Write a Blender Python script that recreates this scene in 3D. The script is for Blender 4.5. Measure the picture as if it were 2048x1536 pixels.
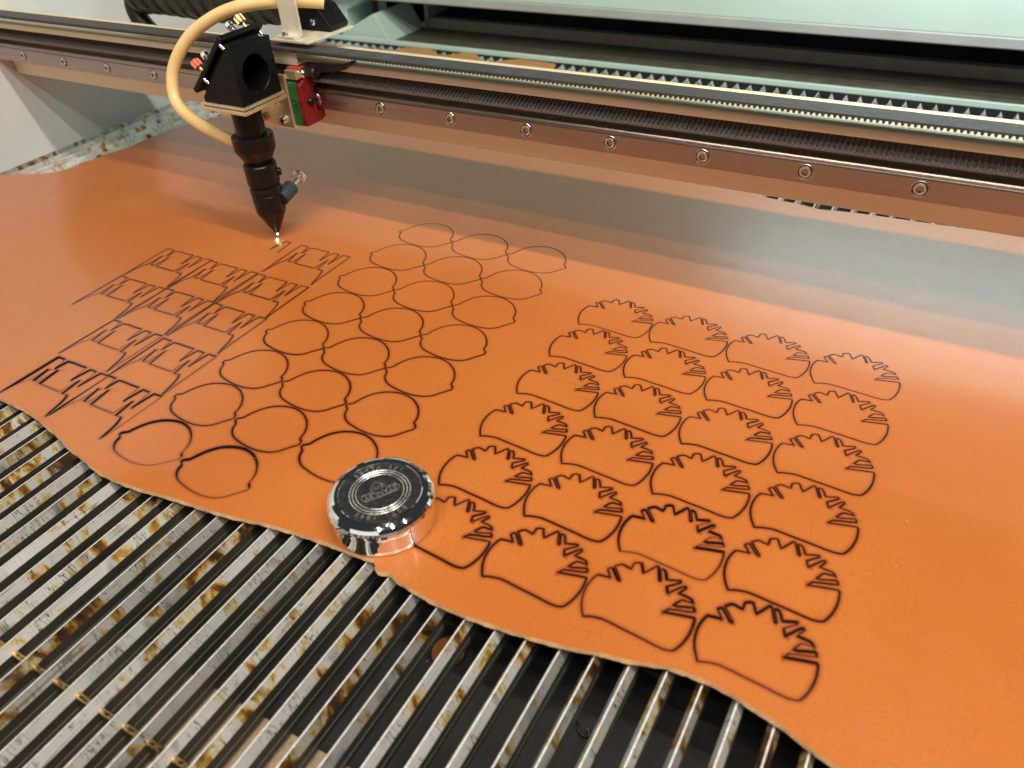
import bpy, bmesh, math, random, time
import numpy as np
from mathutils import Vector, Matrix
from mathutils.geometry import delaunay_2d_cdt

random.seed(7); RNG = np.random.default_rng(7)
T0 = time.time()
for o in list(bpy.data.objects): bpy.data.objects.remove(o)
SC = bpy.context.scene
COL = SC.collection

# ---------------------------------------------------------------- camera
cam_d = bpy.data.cameras.new('camera'); cam = bpy.data.objects.new('camera', cam_d); COL.objects.link(cam)
cam.location = (0.79374, -0.45054, 0.29276)
cam.rotation_euler = (0.90990, 0.05398, 0.51110)
cam_d.sensor_width = 36.0; cam_d.lens = 1588.94/2048*36
cam_d.clip_start = 0.01; cam_d.clip_end = 30
cam_d.dof.use_dof = True; cam_d.dof.focus_distance = 0.50; cam_d.dof.aperture_fstop = 10.0
SC.camera = cam

# ---------------------------------------------------------------- room light
w = bpy.data.worlds.new('World'); SC.world = w; w.use_nodes = True
bg = w.node_tree.nodes['Background']; bg.inputs['Color'].default_value = (0.80, 0.86, 0.92, 1); bg.inputs['Strength'].default_value = 0.04

def area(name, loc, target, sx, sy, power, color):
    d = bpy.data.lights.new(name, 'AREA'); d.shape = 'RECTANGLE'; d.size = sx; d.size_y = sy
    d.energy = power; d.color = color
    o = bpy.data.objects.new(name, d); COL.objects.link(o); o.location = loc
    v = Vector(target) - Vector(loc)
    z = -v.normalized(); x = Vector((1, 0, 0)); x = (x - z*x.dot(z)).normalized(); y = z.cross(x)
    o.rotation_euler = Matrix((x, y, z)).transposed().to_euler()
    return o
area('lid_tube', (1.05, -0.235, 1.10), (0.75, -0.1, 0), 1.0, 0.014, 12.2, (1.0, 0.92, 0.80))
area('lid_tube', (0.76, -0.565, 1.10), (0.66, -0.1, 0), 1.0, 0.014, 6.8, (1.0, 0.93, 0.82))
area('lid_tube', (0.80, -0.83, 1.10), (0.66, -0.15, 0), 1.0, 0.014, 4.5, (1.0, 0.93, 0.82))
area('panel_fill', (1.02, 0.405, 0.235), (1.02, 0.60, 0.235), 0.9, 0.02, 2.0, (0.86, 0.88, 1.0))  # made-up lamp, added to brighten the mint panel and its reflection
area('front_fill', (0.55, -2.4, 0.95), (0.6, 0.0, 0.05), 2.2, 0.8, 5, (1.0, 0.97, 0.93))  # unseen soft fill added in front for the lip and chrome rim
SC.view_settings.view_transform = 'Standard'; SC.view_settings.look = 'None'
SC.view_settings.gamma = 1.0; SC.view_settings.exposure = 0.0

# ---------------------------------------------------------------- material helpers
def nmat(name):
    m = bpy.data.materials.new(name); m.use_nodes = True
    nt = m.node_tree; b = nt.nodes['Principled BSDF']
    return m, nt, b
def N(nt, t, **kw):
    n = nt.nodes.new(t)
    for k, v in kw.items():
        if k in n.inputs: n.inputs[k].default_value = v
        else: setattr(n, k, v)
    return n
def L(nt, a, b): nt.links.new(a, b)
def ramp(nt, src, stops, interp='LINEAR'):
    r = nt.nodes.new('ShaderNodeValToRGB'); r.color_ramp.interpolation = interp
    el = r.color_ramp.elements
    while len(el) > 1: el.remove(el[-1])
    for i, (p, c) in enumerate(stops):
        e = el[0] if i == 0 else el.new(p)
        e.position = p; e.color = (c, c, c, 1) if isinstance(c, (int, float)) else (*c, 1)
    L(nt, src, r.inputs['Fac']); return r.outputs['Color']
def mix(nt, fac, a, b, blend='MIX'):
    n = nt.nodes.new('ShaderNodeMix'); n.data_type = 'RGBA'; n.blend_type = blend
    for sock, v in ((n.inputs[0], fac), (n.inputs[6], a), (n.inputs[7], b)):
        if hasattr(v, 'is_linked'): L(nt, v, sock)
        elif isinstance(v, (int, float)): sock.default_value = v
        else: sock.default_value = (*v, 1)
    return n.outputs[2]
def math_(nt, op, a, b=0.0, clamp=False):
    n = nt.nodes.new('ShaderNodeMath'); n.operation = op; n.use_clamp = clamp
    for s, v in ((n.inputs[0], a), (n.inputs[1], b)):
        if hasattr(v, 'is_linked'): L(nt, v, s)
        else: s.default_value = v
    return n.outputs[0]
def coords(nt, scale=(1, 1, 1), rnd=False):
    tc = nt.nodes.new('ShaderNodeTexCoord'); v = tc.outputs['Object']
    if rnd:
        oi = nt.nodes.new('ShaderNodeObjectInfo')
        c = nt.nodes.new('ShaderNodeCombineXYZ')
        L(nt, math_(nt, 'MULTIPLY', oi.outputs['Random'], 37.0), c.inputs[0])
        L(nt, math_(nt, 'MULTIPLY', oi.outputs['Random'], 91.0), c.inputs[1])
        a = nt.nodes.new('ShaderNodeVectorMath'); a.operation = 'ADD'
        L(nt, v, a.inputs[0]); L(nt, c.outputs[0], a.inputs[1]); v = a.outputs[0]
    mp = nt.nodes.new('ShaderNodeMapping'); mp.inputs['Scale'].default_value = scale
    L(nt, v, mp.inputs['Vector']); return mp.outputs[0]
def noise(nt, vec, scale, detail=3, rough=0.5, dist=0.0):
    n = nt.nodes.new('ShaderNodeTexNoise'); n.inputs['Scale'].default_value = scale
    n.inputs['Detail'].default_value = detail; n.inputs['Roughness'].default_value = rough
    n.inputs['Distortion'].default_value = dist
    L(nt, vec, n.inputs['Vector']); return n.outputs['Fac']
def bump(nt, b, h, strength, dist):
    n = nt.nodes.new('ShaderNodeBump'); n.inputs['Strength'].default_value = strength; n.inputs['Distance'].default_value = dist
    L(nt, h, n.inputs['Height']); L(nt, n.outputs[0], b.inputs['Normal'])

def simple(name, col, rough=0.5, metal=0.0, var=0.12, vscale=60, bscale=0, bstr=0.1, stretch=(1, 1, 1), spec=None, rvar=0.12):
    m, nt, b = nmat(name)
    v = coords(nt, stretch)
    n = noise(nt, v, vscale, 4, 0.6)
    dark = tuple(c*(1-var) for c in col); lite = tuple(min(1, c*(1+var)) for c in col)
    L(nt, ramp(nt, n, [(0.3, dark), (0.7, lite)]), b.inputs['Base Color'])
    L(nt, ramp(nt, n, [(0.3, max(0.02, rough-rvar)), (0.7, min(1, rough+rvar))]), b.inputs['Roughness'])
    b.inputs['Metallic'].default_value = metal
    if spec is not None: b.inputs['Specular IOR Level'].default_value = spec
    if bscale: bump(nt, b, noise(nt, v, bscale, 3), bstr, 0.0004)
    return m

M = {}
def build_leather():
    m, nt, b = nmat('orange_leather')
    v = coords(nt)
    big = noise(nt, v, 9, 4, 0.55); mid = noise(nt, v, 60, 4, 0.6); fine = noise(nt, v, 1150, 3, 0.65)
    c1 = ramp(nt, big, [(0.3, (0.525, 0.158, 0.030)), (0.7, (0.610, 0.198, 0.043))])
    c2 = mix(nt, math_(nt, 'MULTIPLY', mid, 0.35), c1, (0.51, 0.138, 0.020))
    c3 = mix(nt, ramp(nt, fine, [(0.36, 0.42), (0.6, 0.0)]), c2, (0.36, 0.085, 0.010))
    cr = noise(nt, coords(nt, (1.0, 0.6, 1.0)), 26, 2, 0.5, 0.6)
    cl = ramp(nt, math_(nt, 'ABSOLUTE', math_(nt, 'SUBTRACT', cr, 0.47)), [(0.0006, 1.0), (0.0022, 0.0)])
    c3 = mix(nt, math_(nt, 'MULTIPLY', cl, ramp(nt, noise(nt, v, 14, 2), [(0.54, 0.0), (0.62, 0.35)])), c3, (0.30, 0.075, 0.012))
    c3 = mix(nt, ramp(nt, noise(nt, v, 5.5, 3, 0.6), [(0.35, 0.0), (0.75, 0.35)]), c3, (0.45, 0.115, 0.016))
    sp = noise(nt, v, 260, 1, 0.5)
    c3 = mix(nt, ramp(nt, sp, [(0.80, 0.0), (0.84, 0.35)]), c3, (0.9, 0.55, 0.30))
    at = nt.nodes.new('ShaderNodeAttribute'); at.attribute_name = 'char'
    wob = math_(nt, 'MULTIPLY', noise(nt, v, 900, 2), 0.25)
    ch = math_(nt, 'SUBTRACT', math_(nt, 'MULTIPLY', at.outputs['Fac'], 1.15), math_(nt, 'MULTIPLY', wob, at.outputs['Fac']))
    chc = ramp(nt, ch, [(0.0, (1, 1, 1)), (0.25, (0.80, 0.70, 0.64)), (0.5, (0.36, 0.24, 0.20)), (0.8, (0.045, 0.025, 0.02)), (1.0, (0.02, 0.012, 0.01))])
    c4 = mix(nt, 1.0, c3, chc, 'MULTIPLY')
    L(nt, c4, b.inputs['Base Color'])
    L(nt, ramp(nt, mid, [(0.3, 0.30), (0.7, 0.40)]), b.inputs['Roughness'])
    b.inputs['Specular IOR Level'].default_value = 0.55
    b.inputs['Coat Weight'].default_value = 0.6; b.inputs['Coat Roughness'].default_value = 0.14; b.inputs['Coat IOR'].default_value = 1.6
    b.inputs['Sheen Weight'].default_value = 0.0; b.inputs['Sheen Roughness'].default_value = 0.35; b.inputs['Sheen Tint'].default_value = (0.95, 0.97, 1.0, 1)
    h = math_(nt, 'ADD', math_(nt, 'MULTIPLY', fine, 0.6), math_(nt, 'MULTIPLY', noise(nt, v, 320, 3, 0.6), 0.9))
    bump(nt, b, h, 0.10, 0.00025)
    return m
M['leather'] = build_leather()
M['raw'] = simple('raw_leather_edge', (0.86, 0.50, 0.25), 0.85, 0, 0.22, 900, 1500, 0.6)
M['char'] = simple('charred_cut', (0.012, 0.007, 0.005), 0.8, 0, 0.4, 800)
M['suede'] = simple('leather_underside', (0.30, 0.12, 0.04), 0.9, 0, 0.15, 200)

def build_slat():
    m, nt, b = nmat('stained_aluminium')
    v = coords(nt, (1, 1, 1), True)
    vs = coords(nt, (0.55, 1.0, 0.55), True)      # patches reach across the narrow face
    vl = coords(nt, (0.16, 1.0, 0.16), True)      # ticks across the slat
    tc = nt.nodes.new('ShaderNodeTexCoord'); sx = nt.nodes.new('ShaderNodeSeparateXYZ'); L(nt, tc.outputs['Object'], sx.inputs[0])
    oi = nt.nodes.new('ShaderNodeObjectInfo')
    # the part of the bed most used for cutting is the dirtiest
    use = nt.nodes.new('ShaderNodeMapRange'); use.inputs[1].default_value = -0.43; use.inputs[2].default_value = -0.31; use.inputs[3].default_value = -0.055; use.inputs[4].default_value = 0.05
    L(nt, sx.outputs[1], use.inputs[0])
    cloud = noise(nt, vs, 40, 4, 0.6, 0.3)
    stain = noise(nt, vs, 85, 4, 0.60, 0.4)
    big = noise(nt, vs, 15, 3, 0.55)
    far = nt.nodes.new('ShaderNodeMapRange'); far.inputs[1].default_value = -0.22; far.inputs[2].default_value = -0.08; far.inputs[3].default_value = 0.0; far.inputs[4].default_value = -0.06
    L(nt, sx.outputs[1], far.inputs[0])
    stain = math_(nt, 'ADD', stain, far.outputs[0])
    sm = math_(nt, 'ADD', math_(nt, 'ADD', stain, math_(nt, 'MULTIPLY', math_(nt, 'SUBTRACT', big, 0.5), 0.75)), use.outputs[0])
    base = ramp(nt, cloud, [(0.20, (0.30, 0.295, 0.29)), (0.32, (0.66, 0.65, 0.64)), (0.42, (0.90, 0.895, 0.895)), (0.85, (0.90, 0.90, 0.905))])
    per = ramp(nt, oi.outputs['Random'], [(0.0, 0.45), (0.3, 0.85), (0.55, 1.0), (0.85, 0.9), (1.0, 0.5)])
    base = mix(nt, 1.0, base, per, 'MULTIPLY')
    stc = ramp(nt, sm, [(0.545, (1, 1, 1)), (0.60, (0.97, 0.82, 0.46)), (0.645, (0.72, 0.42, 0.08)), (0.69, (0.30, 0.12, 0.022)), (0.76, (0.07, 0.035, 0.018))])
    c = mix(nt, 1.0, base, stc, 'MULTIPLY')
    soot = noise(nt, vs, 34, 3, 0.55, 0.5)
    c = mix(nt, ramp(nt, soot, [(0.60, 0.0), (0.70, 0.80)]), c, (0.10, 0.10, 0.11))
    n1 = noise(nt, vl, 330, 2, 0.75, 0.15)
    tick = ramp(nt, math_(nt, 'ABSOLUTE', math_(nt, 'SUBTRACT', n1, 0.5)), [(0.006, 1.0), (0.020, 0.0)])
    gate = math_(nt, 'ADD', noise(nt, vs, 70, 3), math_(nt, 'MULTIPLY', noise(nt, v, 420, 1), 0.25))
    lm = math_(nt, 'MULTIPLY', tick, ramp(nt, gate, [(0.60, 0.0), (0.68, 0.9)]))
    c = mix(nt, lm, c, (0.045, 0.035, 0.03)); c = mix(nt, 1.0, c, (0.86, 0.85, 0.83), 'MULTIPLY')
    n2 = noise(nt, coords(nt, (1.0, 0.03, 1.0), True), 330, 1, 0.6)
    l2 = ramp(nt, math_(nt, 'ABSOLUTE', math_(nt, 'SUBTRACT', n2, 0.5)), [(0.008, 1.0), (0.022, 0.0)])
    c = mix(nt, math_(nt, 'MULTIPLY', l2, ramp(nt, noise(nt, vs, 22, 2), [(0.52, 0.0), (0.60, 0.7)])), c, (0.12, 0.10, 0.08))
    L(nt, c, b.inputs['Base Color'])
    b.inputs['Metallic'].default_value = 0.45
    L(nt, ramp(nt, stain, [(0.3, 0.34), (0.7, 0.50)]), b.inputs['Roughness'])
    bump(nt, b, math_(nt, 'SUBTRACT', noise(nt, v, 260, 3), math_(nt, 'MULTIPLY', lm, 0.8)), 0.22, 0.0003)
    return m
M['slat'] = build_slat()
M['ridge_glint'] = simple('painted_ridge_highlight', (0.95, 0.93, 0.88), 0.45, 0.3, 0.3, 300, 0, 0)  # pale colour paints the highlight on the slat ridge
M['slatside'] = simple('shade_dark_aluminium_side', (0.055, 0.051, 0.040), 0.50, 0.25, 0.45, 60, 500, 0.2, (1, 0.3, 1))  # sides coloured dark so the gaps between slats look shaded
M['alu'] = simple('brushed_aluminium', (0.80, 0.69, 0.47), 0.38, 0.30, 0.08, 90, 900, 0.05, (0.03, 1, 1))
M['alu_top'] = simple('matt_aluminium', (0.82, 0.81, 0.79), 0.42, 0.85, 0.10, 200, 900, 0.10, (0.05, 1, 1))
M['steel'] = simple('rail_steel', (0.42, 0.36, 0.32), 0.30, 1.0, 0.16, 60, 1200, 0.05, (0.05, 1, 1))
M['chrome'] = simple('chrome', (0.86, 0.86, 0.87), 0.05, 1.0, 0.02, 200, rvar=0.03)
M['screw'] = simple('screw_steel', (0.74, 0.72, 0.70), 0.30, 1.0, 0.2, 900)
M['rubber'] = simple('black_rubber', (0.050, 0.047, 0.047), 0.55, 0, 0.25, 300, 1500, 0.15)
M['rubber2'] = simple('lightened_rubber', (0.17, 0.16, 0.16), 0.6, 0, 0.25, 300, 1500, 0.15)  # lighter copy of the rubber, lifts the lower belt out of shade
M['tape'] = simple('dark_tape', (0.030, 0.024, 0.023), 0.38, 0, 0.3, 150, 500, 0.3)
M['print'] = simple('pale_blue_print', (0.16, 0.19, 0.30), 0.6, 0, 0.3, 900)
M['black'] = simple('black_anodised', (0.0050, 0.0044, 0.0043), 0.42, 0.0, 0.15, 120, 0, 0, spec=0.22)
M['tube'] = simple('black_gloss_anodised', (0.0085, 0.0068, 0.0065), 0.30, 0.0, 0.10, 90, 0, 0, spec=0.30, rvar=0.05)
M['brass'] = simple('yellow_zinc_plate', (0.86, 0.74, 0.48), 0.30, 0.8, 0.08, 60, 0, 0, rvar=0.05)
M['gold'] = simple('brass_screw', (0.78, 0.55, 0.25), 0.25, 1.0, 0.2, 500)
M['redm'] = simple('red_anodised_brass', (0.72, 0.13, 0.07), 0.3, 0.6, 0.2, 500)
M['red'] = simple('red_plastic', (0.21, 0.010, 0.013), 0.42, 0, 0.2, 120)
M['green'] = simple('green_plastic', (0.016, 0.13, 0.035), 0.42, 0, 0.2, 120)
M['cream'] = simple('cream_steel_plate', (0.72, 0.66, 0.52), 0.45, 0.25, 0.10, 150, 900, 0.08)
M['fit'] = simple('blue_grey_fitting', (0.030, 0.042, 0.052), 0.45, 0, 0.2, 300)
M['wall'] = simple('white_painted_steel', (0.74, 0.76, 0.75), 0.38, 0, 0.05, 12, 900, 0.05)
M['mint'] = simple('mint_painted_steel', (0.55, 0.75, 0.675), 0.42, 0, 0.04, 10, 900, 0.05)
M['grey'] = simple('grey_painted_steel', (0.40, 0.46, 0.44), 0.45, 0, 0.08, 20, 900, 0.05)
M['comb'] = simple('pale_blue_comb', (0.62, 0.74, 0.76), 0.45, 0.1, 0.12, 90)
M['olive'] = simple('shade_olive_floor', (0.10, 0.095, 0.075), 0.6, 0, 0.25, 60, 900, 0.1)  # dark olive includes the shade cast by the overhanging cover
M['ledge'] = simple('beige_painted_ledge', (0.27, 0.26, 0.22), 0.5, 0, 0.12, 60)
M['dark'] = simple('recess_shade', (0.012, 0.017, 0.016), 0.7, 0, 0.3, 60)  # near-black puts the shade of slot, gap and screw recesses into the colour
M['board'] = simple('hardboard', (0.30, 0.225, 0.14), 0.8, 0, 0.25, 700, 1500, 0.4)
M['sleeve'] = simple('black_corrugated_plastic', (0.0035, 0.0035, 0.0038), 0.42, 0, 0.3, 80, 600, 0.2)
M['offcut'] = simple('tan_leather', (0.50, 0.27, 0.10), 0.7, 0, 0.1, 80, 900, 0.2)
M['scrap'] = simple('brown_leather', (0.42, 0.15, 0.045), 0.6, 0, 0.15, 200, 900, 0.2)
M['crust'] = simple('charred_crust', (0.05, 0.022, 0.016), 0.7, 0, 0.7, 260, 700, 0.8)
def build_trayfloor():
    m, nt, b = nmat('sooty_tray'); v = coords(nt)
    n = noise(nt, v, 30, 5, 0.6)
    c = ramp(nt, n, [(0.3, (0.010, 0.009, 0.008)), (0.7, (0.026, 0.022, 0.019))])
    s = noise(nt, v, 420, 1, 0.5)
    c = mix(nt, ramp(nt, s, [(0.80, 0.0), (0.83, 0.8)]), c, (0.5, 0.45, 0.38))
    L(nt, c, b.inputs['Base Color']); b.inputs['Roughness'].default_value = 0.7
    bump(nt, b, noise(nt, v, 500, 3), 0.4, 0.0005); return m
M['tray'] = build_trayfloor()
def build_hose():
    m, nt, b = nmat('amber_silicone'); v = coords(nt); n = noise(nt, v, 60, 3)
    L(nt, ramp(nt, n, [(0.3, (0.82, 0.58, 0.24)), (0.7, (0.88, 0.66, 0.32))]), b.inputs['Base Color'])
    b.inputs['Roughness'].default_value = 0.36
    b.inputs['Subsurface Weight'].default_value = 0.45; b.inputs['Subsurface Radius'].default_value = (1.0, 0.5, 0.2); b.inputs['Subsurface Scale'].default_value = 0.004
    return m
M['hose'] = build_hose()
def build_spark():
    m, nt, b = nmat('white_hot_spark')
    b.inputs['Emission Color'].default_value = (1.0, 0.88, 0.66, 1); b.inputs['Emission Strength'].default_value = 5
    b.inputs['Base Color'].default_value = (1, 0.9, 0.7, 1); return m
M['spark'] = build_spark()

# ---------------------------------------------------------------- mesh helpers
class MB:
    def __init__(s): s.v = []; s.f = []; s.m = []; s.sm = []
    def add(s, vs, fs, mi=0, smooth=False):
        o = len(s.v); s.v += [tuple(q) for q in vs]
        for f in fs: s.f.append(tuple(i+o for i in f)); s.m.append(mi); s.sm.append(smooth)
    def box(s, x0, x1, y0, y1, z0, z1, mi=0, bev=0.0, mat=None):
        bm = bmesh.new(); bmesh.ops.create_cube(bm, size=1)
        for v in bm.verts: v.co = Vector(((x0+x1)/2+v.co.x*(x1-x0), (y0+y1)/2+v.co.y*(y1-y0), (z0+z1)/2+v.co.z*(z1-z0)))
        if bev: bmesh.ops.bevel(bm, geom=bm.edges[:], offset=bev, segments=2, affect='EDGES', profile=0.5)
        if mat is not None: bm.transform(mat)
        bm.verts.index_update()
        s.add([v.co for v in bm.verts], [[v.index for v in f.verts] for f in bm.faces], mi); bm.free()
    def prism(s, pts, axis, a0, a1, mi=0, bev=0.0, smooth=False):
        """pts: 2D polygon in the two other axes (cyclic order), extruded along axis"""
        def P(u, v, a): return {'x': (a, u, v), 'y': (u, a, v), 'z': (u, v, a)}[axis]
        n = len(pts)
        if bev:
            bm = bmesh.new(); A = [bm.verts.new(P(u, v, a0)) for u, v in pts]; B = [bm.verts.new(P(u, v, a1)) for u, v in pts]
            bm.faces.new(A); bm.faces.new(B[::-1])
            for i in range(n): bm.faces.new([A[i], B[i], B[(i+1) % n], A[(i+1) % n]])
            bmesh.ops.recalc_face_normals(bm, faces=bm.faces[:])
            bmesh.ops.bevel(bm, geom=bm.edges[:], offset=bev, segments=2, affect='EDGES', profile=0.5)
            bm.verts.index_update()
            s.add([v.co for v in bm.verts], [[v.index for v in f.verts] for f in bm.faces], mi); bm.free(); return
        vs = [P(u, v, a0) for u, v in pts] + [P(u, v, a1) for u, v in pts]
        fs = [list(range(n)), list(range(2*n-1, n-1, -1))] 
        s.add(vs, fs, mi)
        vs2 = [P(u, v, a0) for u, v in pts] + [P(u, v, a1) for u, v in pts]
        s.add(vs2, [[i, n+i, n+(i+1) % n, (i+1) % n] for i in range(n)], mi, smooth)
    def lathe(s, prof, origin=(0, 0, 0), axis=(0, 0, 1), n=32, mi=0, smooth=True, cap=True):
        """prof: list of (r, h); doubled points give creases"""
        ax = Vector(axis).normalized(); t = Vector((1, 0, 0)) if abs(ax.x) < 0.9 else Vector((0, 1, 0))
        u = ax.cross(t).normalized(); w_ = ax.cross(u); O = Vector(origin)
        for k in range(len(prof)-1):
            (r0, h0), (r1, h1) = prof[k], prof[k+1]
            vs = []
            for r, h in ((r0, h0), (r1, h1)):
                for i in range(n):
                    a = 2*math.pi*i/n; vs.append(O+ax*h+(u*math.cos(a)+w_*math.sin(a))*r)
            s.add(vs, [[i, (i+1) % n, n+(i+1) % n, n+i] for i in range(n)], mi, smooth)
        if cap:
            for (r, h), rev in ((prof[0], True), (prof[-1], False)):
                if r > 1e-6:
                    vs = [O+ax*h+(u*math.cos(2*math.pi*i/n)+w_*math.sin(2*math.pi*i/n))*r for i in range(n)]
                    s.add(vs, [list(range(n))[::-1] if rev else list(range(n))], mi)
    def tube(s, pts, r, n=14, mi=0, sub=8, rfun=None, cap=True):
        P = [Vector(q) for q in pts]
        C = []
        for i in range(len(P)-1):
            p0 = P[max(i-1, 0)]; p1 = P[i]; p2 = P[i+1]; p3 = P[min(i+2, len(P)-1)]
            for k in range(sub):
                t = k/sub
                C.append(0.5*((2*p1)+(p2-p0)*t+(2*p0-5*p1+4*p2-p3)*t*t+(3*p1-p0-3*p2+p3)*t**3))
        C.append(P[-1])
        vs = []; up = None
        for i, c in enumerate(C):
            d = (C[min(i+1, len(C)-1)]-C[max(i-1, 0)]).normalized()
            if up is None: up = d.orthogonal().normalized()
            up = (up-d*up.dot(d)).normalized(); w_ = d.cross(up)
            rr = r if rfun is None else r*rfun(i/(len(C)-1))
            for k in range(n):
                a = 2*math.pi*k/n; vs.append(c+(up*math.cos(a)+w_*math.sin(a))*rr)
        fs = [[i*n+k, i*n+(k+1) % n, (i+1)*n+(k+1) % n, (i+1)*n+k] for i in range(len(C)-1) for k in range(n)]
        s.add(vs, fs, mi, True)
        if cap:
            m = len(C)-1
            s.add(vs[:n], [list(range(n))[::-1]], mi); s.add(vs[m*n:], [list(range(n))], mi)
    def build(s, name, mats, parent=None, recalc=True):
        me = bpy.data.meshes.new(name); me.from_pydata(s.v, [], s.f)
        mats = mats if isinstance(mats, (list, tuple)) else [mats]
        for m in mats: me.materials.append(m)
        me.polygons.foreach_set('material_index', s.m); me.polygons.foreach_set('use_smooth', s.sm)
        if recalc:
            bm = bmesh.new(); bm.from_mesh(me); bmesh.ops.recalc_face_normals(bm, faces=bm.faces[:]); bm.to_mesh(me); bm.free()
        me.update()
        return link(name, me, parent)
def link(name, me, parent=None):
    o = bpy.data.objects.new(name, me); COL.objects.link(o)
    if parent is not None:
        o.parent = parent
        o.matrix_parent_inverse = Matrix.Translation(-Vector(parent.location))
    return o
def tag(o, label=None, cat=None, group=None, kind=None):
    for k, v in (('label', label), ('category', cat), ('group', group), ('kind', kind)):
        if v: o[k] = v
    return o
def empty(name, loc, label, cat, group=None):
    o = bpy.data.objects.new(name, None); COL.objects.link(o); o.location = loc; o.empty_display_size = 0.02
    return tag(o, label, cat, group)

# ---------------------------------------------------------------- cabinet round the bed (setting)
b = MB(); b.box(-0.30, 1.30, -0.75, 0.60, -0.062, -0.050); tag(b.build('tray_floor', M['tray']), kind='structure')
b = MB(); b.box(-0.068, -0.0505, -0.75, 0.60, -0.050, 0.42); tag(b.build('left_wall', M['wall']), kind='structure')
b = MB(); b.box(-0.0500, 1.30, 0.4734, 0.5662, -0.012, -0.0035); tag(b.build('recess_floor', M['olive']), kind='structure')
b = MB()
b.box(0.058, 1.30, 0.5665, 0.580, -0.012, 0.0098)                                  # ledge at the back of the recess
tag(b.build('recess_ledge', M['ledge'], None), kind='structure')
b = MB(); b.box(-0.0500, 1.30, 0.620, 0.632, -0.012, 0.060); tag(b.build('recess_back', M['dark']), kind='structure')
b = MB(); b.box(-0.0500, 1.30, 0.5665, 0.6195, 0.0302, 0.034); b.box(0.060, 0.066, 0.5665, 0.6195, 0.0100, 0.0300); tag(b.build('recess_slot_frame', M['grey']), kind='structure')

cover = empty('back_cover', (0.6, 0.50, 0.05), 'pale mint painted cover panel behind the bed with a grey folded lower lip', 'cover panel')
b = MB(); b.box(-0.0500, 1.30, 0.4850, 0.4890, 0.0609, 0.42, bev=0.0006); b.build('panel', M['mint'], cover)
b = MB(); b.prism([(0.4850, 0.0497), (0.4838, 0.0510), (0.4838, 0.0594), (0.4850, 0.0607), (0.5000, 0.0607), (0.5000, 0.0497)], 'x', -0.0500, 1.30); b.build('lip', M['grey'], cover)
b = MB(); b.box(-0.0500, 1.30, 0.5002, 0.6195, 0.0515, 0.0540); b.build('return_flange', M['grey'], cover)

g = MB()
g.prism([(-0.030, -0.0034), (0.057, -0.0034), (0.0375, 0.0300), (0.0345, 0.0322), (0.0300, 0.0312), (-0.026, 0.004)], 'y', 0.4820, 0.5655, bev=0.0012)
g.build('corner_gusset', M['mint'], cover)
g = MB(); g.prism([(-0.0500, -0.0034), (-0.031, -0.0034), (-0.028, 0.030), (0.012, 0.0490), (-0.0500, 0.0490)], 'y', 0.500, 0.560, bev=0.0008)
g.build('corner_panel', M['mint'], cover)

# ---------------------------------------------------------------- slat bed
bed = empty('slat_bed', (0.5, -0.05, -0.02), 'cutting bed of stained aluminium blade slats on a mint frame', 'cutting bed')
b = MB(); b.box(-0.0500, 1.30, 0.4690, 0.4732, -0.0028, 0.0034, bev=0.0008); b.build('frame_bar', M['mint'], bed)
b = MB(); b.box(-0.0500, 1.30, 0.4692, 0.4730, -0.050, -0.0030); b.build('gap_shade', M['dark'], bed)  # dark plate put in for the shaded gap below the bar
b = MB()
Y0, Y1 = -0.64, 0.468
prof = [(-0.0025, -0.0050), (0, 0), (0.0025, -0.0050)]
b.add([(x, y, z) for y in (Y0, Y1) for x, z in prof], [(0, 1, 4, 3), (1, 2, 5, 4), (0, 2, 1), (3, 4, 5)])
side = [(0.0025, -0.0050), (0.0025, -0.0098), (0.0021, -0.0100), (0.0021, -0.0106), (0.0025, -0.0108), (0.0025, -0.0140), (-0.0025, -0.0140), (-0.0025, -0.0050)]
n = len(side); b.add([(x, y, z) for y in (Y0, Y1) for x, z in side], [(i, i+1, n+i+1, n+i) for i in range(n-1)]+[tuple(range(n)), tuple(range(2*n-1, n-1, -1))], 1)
# narrow pale strip along the ridge, its highlight painted in
b.add([(-0.00030, Y0, 0.00004), (0.00030, Y0, 0.00004), (0.00030, Y1, 0.00004), (-0.00030, Y1, 0.00004)], [(0, 1, 2, 3)], 2)
s0 = b.build('slat', [M['slat'], M['slatside'], M['ridge_glint']], None)
slat_me = s0.data; bpy.data.objects.remove(s0)
PITCH, X0 = 0.014687, 0.5394
for i in range(-40, 40):
    x = X0+PITCH*i
    o = bpy.data.objects.new('slat', slat_me); COL.objects.link(o); o.parent = bed
    o.matrix_parent_inverse = Matrix.Translation(-Vector(bed.location))
    o.location = (x+random.uniform(-.0003, .0003), 0, -0.0040+random.uniform(-.0003, .0002)); o.rotation_euler = (0, random.uniform(-.03, .03), random.uniform(-.0006, .0006))
b = MB(); pts = [(-0.0490, -0.0240)]
for i in range(-39, 50):
    x = X0+PITCH*i
    pts += [(x-0.0050, -0.0135), (x, -0.0032), (x+0.0050, -0.0135)]
pts.append((pts[-1][0]+0.002, -0.0240)); nq = len(pts)
for y, fl in ((0.4630, False), (0.4650, True)):
    for i in range(-39, 50):
        x = X0+PITCH*i; t = [(x-0.0050, y, -0.0135), (x+0.0050, y, -0.0135), (x, y, -0.0032)]; b.add(t, [(2, 1, 0) if fl else (0, 1, 2)])
for i in range(nq-1): b.add([(pts[i][0], 0.4630, pts[i][1]), (pts[i+1][0], 0.4630, pts[i+1][1]), (pts[i+1][0], 0.4650, pts[i+1][1]), (pts[i][0], 0.4650, pts[i][1])], [(0, 1, 2, 3)])
b.box(-0.0490, 1.27, 0.4632, 0.4648, -0.0240, -0.0134)
b.build('comb_strip', M['comb'], bed, recalc=False)
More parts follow.
